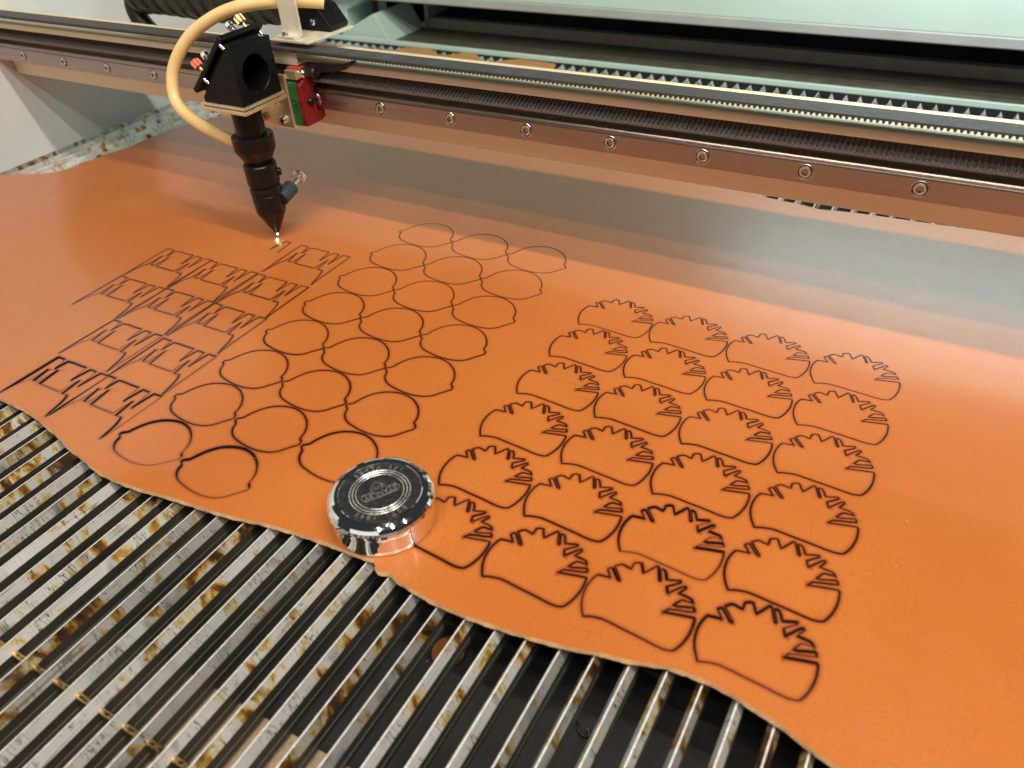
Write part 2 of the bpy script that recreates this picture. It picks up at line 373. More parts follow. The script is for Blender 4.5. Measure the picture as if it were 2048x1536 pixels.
for yy in (-0.387, 0.0, 0.30):
    b = MB(); b.lathe([(0.0016, 0), (0.0016, 1.35)], (-0.049, yy, -0.0098), (1, 0, 0), 12); b.build('cross_rod', M['gold'], bed)
# hardboard strips standing under the slats at the front
b = MB(); b.box(-0.04, 1.28, -0.64, -0.3535, -0.0255, -0.0205, bev=0.0005); b.build('support_board', M['board'], bed)

# ---------------------------------------------------------------- leather: data measured in millimetres on the bed
PRE = {"lt": [[-24.4, -0.41], [-24.09, -1.45], [-23.01, -2.29], [-21.94, -2.97], [-21.38, -4.04], [-20.67, -6.37], [-19.47, -8.45], [-17.69, -10.4], [-15.26, -12.17], [-12.62, -13.34], [-9.94, -14.0], [-6.02, -14.85], [-1.25, -15.42], [3.14, -15.53], [6.78, -15.36], [10.47, -14.53], [13.51, -13.55], [15.9, -12.1], [17.91, -10.38], [19.36, -8.45], [20.42, -6.55], [21.63, -5.19], [22.77, -3.4], [23.91, -2.24], [24.56, -0.98], [24.51, 0.41], [23.97, 1.58], [22.94, 2.36], [21.83, 3.11], [21.36, 4.33], [21.22, 5.87], [20.52, 8.45], [19.17, 11.4], [17.39, 14.02], [15.09, 16.61], [12.26, 18.81], [8.73, 20.9], [4.83, 22.16], [0.89, 22.75], [-2.88, 22.38], [-6.41, 21.44], [-9.92, 19.97], [-12.82, 18.09], [-15.44, 15.65], [-17.52, 12.93], [-18.97, 10.17], [-20.24, 7.17], [-20.92, 4.96], [-21.44, 3.01], [-22.34, 1.91], [-23.43, 1.06], [-24.09, 0.41]], "lk": [[0, 0], [0, 1], [0, 2], [1, 0], [1, 1], [1, 2], [2, 0], [2, 1], [2, 2], [3, 0], [3, 1], [3, 2], [4, 0], [4, 1], [4, 2], [5, 0], [5, 1], [5, 2], [6, 0], [6, 1], [6, 2], [7, 0], [7, 1]], "lp": [[439.12, 7.71], [488.9, 8.36], [538.67, 8.78], [439.43, -31.32], [489.18, -30.75], [538.92, -30.39], [439.69, -70.35], [489.51, -69.88], [539.33, -69.62], [439.8, -109.41], [489.8, -109.07], [539.79, -108.94], [439.65, -148.54], [489.92, -148.35], [540.19, -148.38], [439.13, -187.77], [489.79, -187.77], [540.44, -187.98], [438.14, -227.14], [489.28, -227.35], [540.41, -227.78], [436.57, -266.69], [488.29, -267.14]], "ct": [[-19.9, -0.48], [-20.82, 0.88], [-21.92, 2.68], [-23.09, 4.9], [-24.09, 7.52], [-24.77, 10.32], [-25.1, 13.15], [-25.11, 15.71], [-24.8, 18.45], [-24.13, 21.01], [-23.3, 22.83], [-17.51, 23.82], [-20.45, 27.54], [-20.3, 28.37], [-19.21, 29.29], [-18.67, 29.08], [-14.1, 24.11], [-12.77, 24.03], [-13.29, 24.88], [-18.2, 30.55], [-17.24, 31.98], [-15.95, 33.1], [-14.5, 33.14], [-11.17, 32.4], [-11.07, 36.36], [-9.62, 37.36], [-8.01, 37.68], [-5.2, 32.7], [-1.48, 38.98], [-0.84, 39.29], [-0.08, 38.53], [2.64, 32.2], [3.17, 31.9], [3.43, 32.59], [1.07, 38.15], [1.53, 38.75], [2.87, 38.56], [3.88, 37.18], [5.51, 33.99], [10.97, 36.13], [11.42, 35.62], [11.23, 34.88], [6.82, 30.6], [8.25, 27.15], [13.18, 33.75], [14.12, 34.21], [14.63, 33.37], [12.79, 29.49], [17.4, 29.1], [18.89, 28.69], [20.01, 27.22], [15.6, 26.79], [14.71, 26.17], [12.76, 22.47], [14.75, 22.59], [17.86, 23.88], [20.98, 25.0], [21.51, 24.56], [21.96, 23.06], [18.81, 21.84], [15.11, 20.86], [11.82, 19.65], [10.17, 17.1], [18.23, 19.14], [22.72, 20.19], [23.35, 19.48], [23.7, 17.29], [23.9, 14.47], [23.81, 11.52], [23.32, 8.41], [22.62, 5.63], [21.65, 3.13], [20.67, 1.36], [19.83, 0.7], [18.47, 0.25], [16.13, -0.13], [12.3, 0.04], [8.37, 0.5], [2.72, 0.96], [-2.98, 1.35], [-7.64, 1.8], [-11.7, 1.99], [-15.0, 1.36], [-17.68, 0.54], [-19.22, -0.22]], "ck": [[0, 0], [0, 1], [0, 2], [0, 3], [1, 0], [1, 1], [1, 2], [1, 3], [2, 0], [2, 1], [2, 2], [2, 3], [3, 0], [3, 1], [3, 2], [3, 3], [4, 0], [4, 1], [4, 2], [4, 3], [5, 0], [5, 1], [5, 2], [5, 3]], "cp": [[624.21, -53.93], [674.16, -53.48], [724.4, -53.05], [774.94, -52.62], [623.11, -93.93], [673.49, -93.94], [724.17, -93.97], [775.14, -94.0], [622.37, -135.06], [673.0, -135.21], [723.92, -135.37], [775.15, -135.54], [622.06, -176.94], [672.75, -176.91], [723.74, -176.89], [775.03, -176.88], [622.26, -219.21], [672.83, -218.68], [723.7, -218.16], [774.86, -217.65], [623.04, -261.5], [673.31, -260.15], [723.87, -258.81], [774.73, -257.48]], "mt": [[0.0, 0.0], [7.34, 0.01], [9.64, -9.97], [9.98, -7.23], [10.88, -0.57], [15.6, -0.08], [22.36, -0.27], [28.96, 0.03], [29.96, -7.21], [30.89, -13.55], [31.88, -7.39], [33.03, -0.25], [38.89, -0.25], [40.2, -8.26], [40.98, -15.66], [41.9, -7.51], [42.81, -0.06], [49.46, 0.33], [49.42, -9.67], [49.17, -21.95], [49.07, -32.72], [48.94, -44.53], [47.65, -40.06], [46.63, -35.21], [45.43, -30.76], [44.22, -27.5], [42.54, -24.7], [38.25, -25.34], [37.43, -18.89], [36.32, -11.17], [35.38, -17.83], [35.14, -22.35], [34.99, -23.88], [34.38, -24.73], [29.64, -24.78], [22.71, -24.9], [15.17, -24.96], [14.16, -17.18], [13.04, -9.71], [12.54, -17.39], [12.0, -22.86], [11.48, -24.29], [8.53, -24.89], [7.24, -18.19], [5.99, -11.87], [5.93, -18.76], [5.32, -24.8], [4.46, -27.18], [2.94, -30.15], [2.0, -35.02], [1.49, -39.67], [0.97, -44.56], [0.4, -37.21], [0.22, -27.84], [0.14, -17.73], [-0.02, -8.67]], "mk": [[0, 2], [1, 0], [1, 1], [1, 2], [2, 0], [2, 1], [2, 2], [3, 1], [3, 2], [4, 1], [4, 2]], "mp": [[354.45, -44.36], [254.37, -92.46], [304.06, -93.22], [354.91, -93.49], [254.77, -139.37], [304.9, -138.3], [355.57, -138.51], [304.2, -185.42], [356.7, -186.72], [307.97, -232.96], [357.12, -232.3]], "slit": [[334.56, -46.88], [335.31, -59.29], [337.13, -52.44], [338.16, -43.91], [343.17, -43.9], [344.95, -60.63]], "front": [[313.67, -278.82], [336.99, -278.97], [354.59, -280.93], [374.12, -284.54], [392.17, -289.24], [406.38, -291.59], [418.38, -293.83], [431.4, -295.76], [442.08, -295.91], [451.84, -295.48], [465.01, -293.94], [475.81, -292.27], [485.55, -290.66], [498.23, -289.35], [510.08, -287.52], [521.61, -285.61], [535.04, -282.32], [544.07, -280.42], [554.05, -279.12], [564.18, -278.04], [575.03, -276.89], [584.43, -276.58], [593.92, -276.63], [602.01, -275.07], [604.15, -276.34], [605.36, -278.72], [608.46, -280.11], [612.95, -278.82], [619.75, -280.85], [631.65, -281.73], [642.51, -282.8], [658.59, -282.43], [674.68, -281.2], [689.65, -279.0], [704.4, -276.87], [719.85, -272.54], [731.39, -270.05], [744.22, -266.01], [752.93, -264.87], [761.2, -264.77], [771.61, -265.78], [780.61, -267.45], [792.02, -269.79], [802.03, -273.34], [811.48, -275.78], [821.79, -279.09]], "left": [[-33.09, -51.79], [-13.4, -43.16], [8.37, -32.37], [18.92, -22.85], [23.72, -10.28], [23.57, 3.78], [26.61, 19.72], [30.5, 38.38], [35.62, 52.06], [33.89, 73.87], [35.89, 104.32], [44.34, 130.3], [57.14, 150.15]], "back": [[660.87, 181.4], [691.18, 178.68], [707.59, 175.64], [729.84, 179.17], [751.91, 180.87], [777.04, 182.21]]}
def hz(x, y):
    """height of the leather's top face, metres in / metres out"""
    x = np.asarray(x, float); y = np.asarray(y, float)
    h = 0.0006*np.sin(9*x+5*y+0.6)*np.sin(13*y-4*x)+0.00012*np.sin(31*x-17*y)
    for cx, cy, a, sx, sy in ((0.10, -0.13, 0.0022, .07, .06), (0.24, -0.17, -0.0010, .06, .06), (0.02, -0.22, 0.002, .08, .06),
                              (0.45, -0.285, 0.0022, .05, .015), (0.56, -0.262, -0.0012, .03, .03), (0.82, -0.20, 0.0012, .05, .07), (0.74, -0.285, 0.002, .05, .012)):
        h = h+a*np.exp(-((x-cx)/sx)**2-((y-cy)/sy)**2)
    return h
THICK = 0.0024

def dens(P, step, closed=True):
    P = np.asarray(P, float); out = []
    n = len(P)
    for i in range(n if closed else n-1):
        a, c = P[i], P[(i+1) % n]; k = max(1, int(math.ceil(np.hypot(*(c-a))/step)))
        for t in range(k): out.append(a+(c-a)*t/k)
    if not closed: out.append(P[-1])
    return np.array(out)
def sarea(P): x, y = P[:, 0], P[:, 1]; return 0.5*np.sum(x*np.roll(y, -1)-np.roll(x, -1)*y)
def offset(P, d):
    """positive d = outward for a counter-clockwise loop"""
    a = np.roll(P, 1, 0); c = np.roll(P, -1, 0)
    def nrm(e): l = np.hypot(e[:, 0], e[:, 1])[:, None]; e = e/np.maximum(l, 1e-9); return np.stack([e[:, 1], -e[:, 0]], 1)
    n1, n2 = nrm(P-a), nrm(c-P); m = n1+n2; l = np.maximum(np.sum(m*m, 1)/2, 0.35)[:, None]
    return P+m/l*d
def seg_dist(Q, A, B):
    """min distance from points Q to segments A-B, chunked"""
    d = np.full(len(Q), 1e9)
    AB = B-A; l2 = np.maximum((AB**2).sum(1), 1e-12)
    for i in range(0, len(Q), 2000):
        q = Q[i:i+2000]; t = np.clip(((q[:, None]-A[None])*AB[None]).sum(2)/l2, 0, 1)
        pr = A[None]+t[..., None]*AB[None]; d[i:i+2000] = np.sqrt(((q[:, None]-pr)**2).sum(2)).min(1)
    return d
def inside(Q, P):
    x, y = Q[:, 0], Q[:, 1]; r = np.zeros(len(Q), bool); n = len(P)
    for i in range(n):
        x0, y0 = P[i]; x1, y1 = P[(i+1) % n]
        if y0 == y1: continue
        c = ((y0 > y) != (y1 > y)) & (x < (x1-x0)*(y-y0)/(y1-y0)+x0); r ^= c
    return r
def char_of(d): return np.interp(d, [0.0, 0.25, 0.8, 2.0], [1.0, 0.72, 0.30, 0.0])

def plate(name, loops, steiner, segs, outer_mat=1, dz=0.0, tilt=(0, 0), shift=(0, 0), keep=None):
    """loops: list of CCW/CW polygons (mm); loops[0] outer, the rest holes.  Builds a solid leather plate."""
    V = [q for P in loops for q in P]; E = []; o = 0
    for P in loops: E += [(o+i, o+(i+1) % len(P)) for i in range(len(P))]; o += len(P)
    nl = o
    V = V+list(steiner)
    vo, eo, fo, ov, oe, of = delaunay_2d_cdt([Vector((float(a), float(c))) for a, c in V], E, [], 0, 1e-4)
    vo = np.array([(v.x, v.y) for v in vo]); F = np.array([f for f in fo])
    cen = vo[F].mean(1); ok = inside(cen, loops[0])
    for P in loops[1:]:
        lo, hi = P.min(0), P.max(0); idx = np.where(ok & (cen >= lo).all(1) & (cen <= hi).all(1))[0]
        if len(idx): ok[idx[inside(cen[idx], P)]] = False
    F = F[ok]
    used = np.unique(F); remap = np.full(len(vo), -1); remap[used] = np.arange(len(used)); vo = vo[used]; F = remap[F]
    # counter-clockwise triangles
    a, b_, c = vo[F[:, 0]], vo[F[:, 1]], vo[F[:, 2]]
    cw = ((b_-a)[:, 0]*(c-a)[:, 1]-(b_-a)[:, 1]*(c-a)[:, 0]) < 0; F[cw] = F[cw][:, ::-1]
    # boundary edges, directed
    ed = {}
    for f in F:
        for i in range(3): ed[(f[i], f[(i+1) % 3])] = 1
    bd = [(p_, q_) for (p_, q_) in ed if (q_, p_) not in ed]
    ch = np.zeros(len(vo))
    if segs is not None:
        A, B = segs; lo, hi = A.min(0)-3, A.max(0)+3
        near = np.where((vo >= lo).all(1) & (vo <= hi).all(1))[0]
        ch[near] = char_of(seg_dist(vo[near], A, B)/np.interp(vo[near, 1], [-260, -120, -40], [1.15, 0.82, 0.62]))
    xs, ys = vo[:, 0]/1000, vo[:, 1]/1000
    cx, cy = xs.mean(), ys.mean()
    z = hz(xs, ys)+dz+tilt[0]*(xs-cx)+tilt[1]*(ys-cy)
    xs = xs+shift[0]/1000; ys = ys+shift[1]/1000
    top = np.stack([xs, ys, z], 1); n = len(top)
    bot = top.copy(); bot[:, 2] -= THICK
    outer = np.zeros(n, bool)
    if outer_mat == 1:
        pv = np.array(sorted({i for e in bd for i in e}))
        dd = seg_dist(vo[pv], loops[0], np.roll(loops[0], -1, 0)); outer[pv[dd < 0.05]] = True
        nn = offset(loops[0], 1.0)-loops[0]
        for i in np.where(outer)[0]:
            j = np.argmin(((loops[0]-vo[i])**2).sum(1)); k = (0.40+0.18*math.sin(vo[i, 0]*0.21)+0.12*math.sin(vo[i, 0]*0.63+1.0)+RNG.uniform(-.05, .05))/1000
            bot[i, 0] += nn[j, 0]*k; bot[i, 1] += nn[j, 1]*k
    verts = [tuple(q) for q in top]+[tuple(q) for q in bot]; faces = [tuple(f) for f in F]; mi = [0]*len(F); sm = [True]*len(F)
    faces += [tuple(int(i)+n for i in f[::-1]) for f in F]; mi += [3]*len(F); sm += [False]*len(F)
    att = list(ch)+[0.0]*n
    for p_, q_ in bd:
        k = len(verts); verts += [tuple(top[p_]), tuple(top[q_]), tuple(bot[q_]), tuple(bot[p_])]; att += [0]*4
        faces.append((k+1, k, k+3, k+2)); mi.append(1 if (outer[p_] and outer[q_]) else 2); sm.append(False)
    me = bpy.data.meshes.new(name); me.from_pydata(verts, [], faces)
    for m in ('leather', 'raw', 'char', 'suede'): me.materials.append(M[m])
    me.polygons.foreach_set('material_index', mi); me.polygons.foreach_set('use_smooth', sm)
    a_ = me.attributes.new('char', 'FLOAT', 'POINT'); a_.data.foreach_set('value', np.array(att, dtype=np.float32))
    me.update(); return me

KERF = {'lemon': 0.42, 'crest': 0.42, 'bolt': 0.20}
loops = []      # (kind, key, loop mm CCW)
def loop_of(tpl, pos, step):
    P = dens(np.array(tpl)+np.array(pos), step)
    return P if sarea(P) > 0 else P[::-1]
for k, pos in zip(PRE['lk'], PRE['lp']): loops.append(('lemon', tuple(k), loop_of(PRE['lt'], pos, 1.8)))
for k, pos in zip(PRE['ck'], PRE['cp']): loops.append(('crest', tuple(k), loop_of(PRE['ct'], pos, 1.8)))
for k, pos in zip(PRE['mk'], PRE['mp']): loops.append(('bolt', tuple(k), loop_of(PRE['mt'], pos, 2.0)))

def rings(P, ds, sign):
    out = []
    for d in ds: out.append(offset(P, sign*d))
    return np.concatenate(out)
holes = []; ste = []; SA = []; SB = []
allA = np.concatenate([P for _, _, P in loops]); allB = np.concatenate([np.roll(P, -1, 0) for _, _, P in loops])
# slits of the piece being cut at the moment
slit = np.array(PRE['slit']); 
def sliver(a, c, w_=0.14):
    d = (c-a)/np.hypot(*(c-a)); q = np.array([-d[1], d[0]])*w_/2; a = a+d*0.25; c = c-d*0.25
    return dens(np.array([a+q, a-q, c-q, c+q]), 1.5)
sl_polys = [sliver(slit[i], slit[i+1]) for i in range(len(slit)-1)]
allA = np.concatenate([allA, slit[:-1]]); allB = np.concatenate([allB, slit[1:]])
for kind, key, P in loops:
    h = offset(P, KERF[kind]/2); holes.append(h)
    R_ = rings(h, (0.28, 0.9, 2.4), 1.0); ste.append(R_)
for sp_ in sl_polys:
    sp_ = sp_ if sarea(sp_) > 0 else sp_[::-1]; ste.append(rings(sp_, (0.3, 0.9, 2.0), 1.0))
ste = np.concatenate(ste)
# outline of the hide
front = dens(np.array(PRE['front']+[[850., -283.], [900., -290.], [980., -285.], [1120., -292.]]), 1.6, False)
nz = np.cumsum(RNG.normal(0, 0.12, len(front))); nz = nz-np.convolve(np.pad(nz, 12, 'edge'), np.ones(25)/25, 'valid')
front[:, 1] += 0.6*np.clip(nz, -0.5, 0.5)+RNG.normal(0, 1, len(front))*np.interp(front[:, 0], [480, 620], [0.04, 0.08])
back = dens(np.array([[1120., 205.], [900., 190.]]+PRE['back'][::-1]+[[655., 190.], [630., 235.], [420., 262.], [160., 255.], [72., 225.]]), 6, False)
left = dens(np.array(PRE['left'][::-1]+[[-70., -75.], [-85., -180.], [-60., -300.], [120., -290.], [240., -285.]]), 4, False)
outl = np.concatenate([front, back, left])
if sarea(outl) < 0: outl = outl[::-1]
gx, gy = np.meshgrid(np.arange(-84, 1118, 7.0), np.arange(-300, 262, 7.0)); G = np.stack([gx.ravel(), gy.ravel()], 1)+RNG.uniform(-.6, .6, (gx.size, 2))
allst = np.concatenate([ste, G])
# keep Steiner points that are inside the hide, clear of outline and of every hole
msk = inside(allst, outl); allst = allst[msk]
allst = allst[seg_dist(allst, outl, np.roll(outl, -1, 0)) > 1.2]
inh = np.zeros(len(allst), bool)
for h in holes+sl_polys:
    lo, hi = h.min(0), h.max(0); idx = np.where((allst >= lo).all(1) & (allst <= hi).all(1))[0]
    if len(idx): inh[idx] |= inside(allst[idx], h)
allst = allst[~inh]
lo, hi = allA.min(0)-4, allA.max(0)+4
near = (allst >= lo).all(1) & (allst <= hi).all(1)
dd = np.full(len(allst), 99.); dd[near] = seg_dist(allst[near], allA, allB)
allst = allst[dd > 0.3]
print('leather points', len(allst), sum(map(len, holes)), time.time()-T0)
sheet_me = plate('leather_sheet', [outl]+holes+sl_polys, allst, (allA, allB), outer_mat=1)
print('sheet', len(sheet_me.polygons), time.time()-T0)
sheet = link('leather_sheet', sheet_me)
tag(sheet, 'large orange leather hide with a ragged front edge lying on the metal slats', 'leather sheet')
# torn fibres along the front edge
b = MB(); fm = front[::1]
for i in range(5, len(fm)-60):
    if fm[i, 0] > 905: break
    for _ in range(2 if 596 < fm[i, 0] < 612 or fm[i, 0] > 730 else 1):
        if RNG.random() < 0.45: continue
        x, y = fm[i]/1000; x += RNG.uniform(-.0008, .0008); z = float(hz(x, y))-THICK*RNG.uniform(0.0, 1.0)
        l = RNG.uniform(.0004, .0013); a = RNG.uniform(-2.4, -0.7); dx, dy = math.cos(a)*l, math.sin(a)*l
        wv = .00009; b.add([(x-wv, y+.0003, z), (x+wv, y+.0003, z), (x+dx, y+dy, z-RNG.uniform(-.0004, .0008)), (x, y+.0003, z-2*wv)], [(0, 1, 2), (1, 3, 2), (3, 0, 2)])
fz = b.build('edge_fibres', M['raw'], sheet); fz['kind'] = 'stuff'

ORD = ['row nearest the gantry', 'second row from the gantry', 'third row from the gantry', 'fourth row from the gantry', 'fifth row from the gantry', 'sixth row from the gantry', 'seventh row from the gantry', 'front row beside the hide edge']
special = {('lemon', (7, 0)): (-0.0003, (0.004, 0), (0.75, -0.75), None), ('lemon', (7, 1)): (-0.0003, (0, 0), (0.75, -0.8), None),
           ('lemon', (7, 2)): (0, (0, 0), (0, 0), None), ('lemon', (6, 0)): (0, (0, 0), (0.15, -0.1), None), ('lemon', (6, 2)): (-0.0002, (0, 0), (0.25, -0.2), None),
           ('crest', (5, 2)): (0.0009, (-0.01, 0.01), (-0.1, -0.9), None), ('crest', (4, 2)): (-0.0003, (0, 0.0), (0.25, -0.5), None), ('crest', (5, 3)): (-0.0003, (0, 0), (0.1, -0.35), None),
           ('crest', (5, 0)): (0, (0, 0), (-0.15, 0.2), None),
           ('bolt', (4, 1)): (-0.0006, (0.012, 0), (0.55, -0.1), None), ('bolt', (4, 2)): (-0.0005, (0.0, 0), (0.35, -0.1), None), ('bolt', (3, 1)): (-0.0002, (0, 0), (0.15, -0.1), None), ('bolt', (3, 2)): (-0.0002, (0, 0), (0.12, -0.1), None)}
for kind, key, P in loops:
    q = offset(P, -KERF[kind]/2)
    st = rings(q, (0.28, 0.9, 2.4), -1.0)
    lo, hi = q.min(0), q.max(0)
    gx, gy = np.meshgrid(np.arange(lo[0], hi[0], 7.0), np.arange(lo[1], hi[1], 7.0)); st = np.concatenate([st, np.stack([gx.ravel(), gy.ravel()], 1)])
    st = st[inside(st, q)]; Pn = np.roll(P, -1, 0); st = st[seg_dist(st, P, Pn) > 0.3]
    dz, tl, sh, _ = special.get((kind, key), (RNG.uniform(-.00012, .00012), (0, 0), (RNG.uniform(-.08, .08), RNG.uniform(-.08, .08)), None))
    r, c = key
    me = plate('leather_cutout', [q], st, (P, Pn), outer_mat=2, dz=dz, tilt=tl, shift=sh)
    if kind == 'lemon':
        pos = ['left', 'middle', 'right'][c]
        lab = 'lemon-shaped orange leather cutout, %s one in the %s' % (pos, ORD[r] if r < 7 else 'front row beside the hide edge')
        if r == 7: lab = ['lemon-shaped leather cutout with a wide black gap, front left of the lemons', 'lemon-shaped leather cutout with a wide black gap, second front lemon beside the hide edge'][c]
        o = link('lemon_cutout', me); tag(o, lab, 'leather cutout', 'lemon shaped leather cutouts')
    elif kind == 'crest':
        pos = ['leftmost', 'second', 'third', 'rightmost'][c]
        row = ORD[r] if r < 5 else 'front row'
        lab = 'spiky-topped half-round leather cutout, %s of the four in the %s' % (pos, row)
        if key == (5, 2): lab = 'spiky-topped half-round leather cutout standing proud with thick black gaps, third in front row'
        if key == (5, 0): lab = 'spiky-topped half-round leather cutout partly hidden by the chrome weight'
        o = link('spiky_cutout', me); tag(o, lab, 'leather cutout', 'spiky topped leather cutouts')
    else:
        rowname = {0: 'row under the laser nozzle', 1: 'second row from the nozzle', 2: 'third row from the nozzle', 3: 'fourth row from the nozzle', 4: 'front row'}[r]
        if r == 0: lab = 'jagged M-and-W shaped leather cutout alone beside the nozzle tip'
        elif r in (1, 2): lab = 'jagged M-and-W shaped leather cutout, %s of three in the %s' % (['left', 'middle', 'right'][c], rowname)
        else: lab = 'jagged M-and-W shaped leather cutout, %s of two in the %s' % (['', 'left', 'right'][c], rowname)
        o = link('jagged_cutout', me); tag(o, lab, 'leather cutout', 'jagged leather cutouts')
print('cutouts', time.time()-T0)

# charred residue along a slat, scrap and curl on the tray, offcut at the back
b = MB(); pts = []
for i in range(26):
    t = i/25; pts.append((0.3585+0.0005*math.sin(9*t)+random.uniform(-.0005, .0005), -0.3635+t*0.052, -0.0068+random.uniform(-.0006, .0005)))
b.tube(pts, 0.0016, 7, sub=2, rfun=lambda t: 0.5+0.8*abs(math.sin(23*t+math.sin(50*t)))*(1-0.6*t))
tag(b.build('charred_residue', M['crust']), 'dark brown crust of charred residue stuck along a slat at the left', 'residue')

def flat_piece(name, pts, z, th, mat, label, cat, bend=None):
    P = dens(np.array(pts)*1000, 3.0); P = P if sarea(P) > 0 else P[::-1]
    lo, hi = P.min(0), P.max(0); gx, gy = np.meshgrid(np.arange(lo[0], hi[0], 5.0), np.arange(lo[1], hi[1], 5.0)); st = np.stack([gx.ravel(), gy.ravel()], 1)
    st = st[inside(st, P)]; st = st[seg_dist(st, P, np.roll(P, -1, 0)) > 1.5] if len(st) else st
    vo, eo, fo, *_ = delaunay_2d_cdt([Vector(map(float, q)) for q in np.concatenate([P, st])], [(i, (i+1) % len(P)) for i in range(len(P))], [], 1, 1e-4)
    n = len(vo); zz = [(bend(v.x/1000, v.y/1000) if bend else 0)+z for v in vo]
    b = MB(); b.add([(v.x/1000, v.y/1000, q) for v, q in zip(vo, zz)], [tuple(f) for f in fo], 0, True)
    b.add([(v.x/1000, v.y/1000, q-th) for v, q in zip(vo, zz)], [tuple(f)[::-1] for f in fo])
    m = len(P); V2 = [(vo[i].x/1000, vo[i].y/1000, zz[i]) for i in range(m)]+[(vo[i].x/1000, vo[i].y/1000, zz[i]-th) for i in range(m)]
    b.add(V2, [(i, (i+1) % m, m+(i+1) % m, m+i) for i in range(m)])
    return tag(b.build(name, mat), label, cat)
flat_piece('leather_offcut', [(0.085, 0.40), (0.0905, 0.450), (0.0955, 0.4629), (0.1048, 0.466), (0.1327, 0.4665), (0.148, 0.461), (0.158, 0.449), (0.168, 0.447), (0.178, 0.455), (0.1865, 0.4665), (0.2065, 0.4665),
            (0.216, 0.459), (0.224, 0.447), (0.236, 0.440), (0.250, 0.446), (0.2600, 0.458), (0.2752, 0.4655), (0.3267, 0.4616), (0.3336, 0.4425), (0.345, 0.39), (0.22, 0.372)],
            -0.0018, 0.0020, M['offcut'], 'tan leather offcut with round bites taken out of it lying behind the gantry', 'leather offcut')
a0 = np.linspace(0, 2*math.pi, 15)[:-1]
flat_piece('leather_scrap', [(0.6385+0.0093*math.cos(a)*(1 if math.cos(a) > -.6 else .82), -0.2765+0.0084*math.sin(a)) for a in a0], -0.0474, 0.002, M['scrap'], 'small round brown leather scrap fallen on the tray beneath the slats', 'leather scrap', lambda x, y: 0.12*(x-0.6385))
b = MB(); b.tube([(0.7105, -0.2800, -0.0480), (0.7120, -0.2822, -0.0462), (0.7137, -0.2842, -0.0470), (0.7165, -0.2850, -0.0478), (0.7182, -0.2836, -0.0474), (0.7172, -0.2822, -0.0470)], 0.0006, 8, sub=6, rfun=lambda t: 0.5+0.9*t)
tag(b.build('burnt_curl', M['tube']), 'tiny black burnt curl lying on the tray floor', 'debris')

# ---------------------------------------------------------------- gantry
GX0, GX1 = -0.0470, 1.30
gantry = empty('gantry', (0.6, 0.015, 0.08), 'long aluminium gantry beam with a steel guide rail above the leather', 'gantry')
b = MB()
arc = [(-0.0012+0.0040*(1-math.cos(t)), 0.1293+0.0032*math.sin(t)) for t in np.linspace(0, math.pi/2, 7)]
P = [(0.0150, 0.0780), (0.0150, 0.1264), (-0.0012, 0.1264)]+arc+[(0.0300, 0.1325), (0.0306, 0.1334), (0.0322, 0.1334), (0.0322, 0.1160), (0.0580, 0.1160), (0.0580, 0.0780)]
b.prism(P, 'x', GX0, GX1); b.build('beam', M['alu'], gantry)
b = MB(); b.prism([(0.0581, 0.0960), (0.1200, 0.0960), (0.1200, 0.1040), (0.1185, 0.1040), (0.1185, 0.0975), (0.0581, 0.0975)], 'x', GX0, GX1); b.build('shadow_blocker', M['grey'], gantry)  # unseen strip added behind the beam to broaden its shadow
b = MB()
b.prism([(0.0000, 0.0962), (0.0000, 0.1078), (0.0012, 0.1083), (0.0016, 0.1090), (0.0008, 0.1096), (0.0004, 0.1100), (0.0004, 0.1106), (0.0010, 0.1112), (0.0058, 0.1112), (0.0066, 0.1106), (0.0149, 0.1106), (0.0149, 0.0962), (0.0004, 0.0958)], 'x', GX0, GX1)
rail = b.build('guide_rail', M['steel'], gantry)
b = MB()       # cap screw, its recess shade painted as a dark ring, facing -y
b.lathe([(0.0046, 0.0002), (0.0044, 0.0004), (0.0042, 0.0003)], (0, 0, 0), (0, -1, 0), 28, 0, True, False)
b.lathe([(0.0042, 0.0003), (0.0033, 0.00025)], (0, 0, 0), (0, -1, 0), 28, 1, True, False)
b.lathe([(0.0034, 0.0002), (0.0033, 0.0005), (0.0029, 0.0007), (0.0024, 0.0007), (0.0019, 0.0006)], (0, 0, 0), (0, -1, 0), 28, 0, True, False)
b.lathe([(0.0019, 0.0005), (0.0018, -0.0012)], (0, 0, 0), (0, -1, 0), 6, 1, False, False)
b.lathe([(0.0018, -0.0006), (0.00001, -0.0003)], (0, 0, 0), (0, -1, 0), 6, 1, False, False)
scr0 = b.build('rail_screw', [M['screw'], M['dark']]); scr_me = scr0.data; bpy.data.objects.remove(scr0)
for i in range(0, 22):
    o = bpy.data.objects.new('rail_screw', scr_me); COL.objects.link(o); o.parent = rail
    o.matrix_parent_inverse = Matrix.Identity(4); o.location = (0.06*i, -0.0001, 0.1028); o.rotation_euler = (0, random.uniform(0, 3), 0)
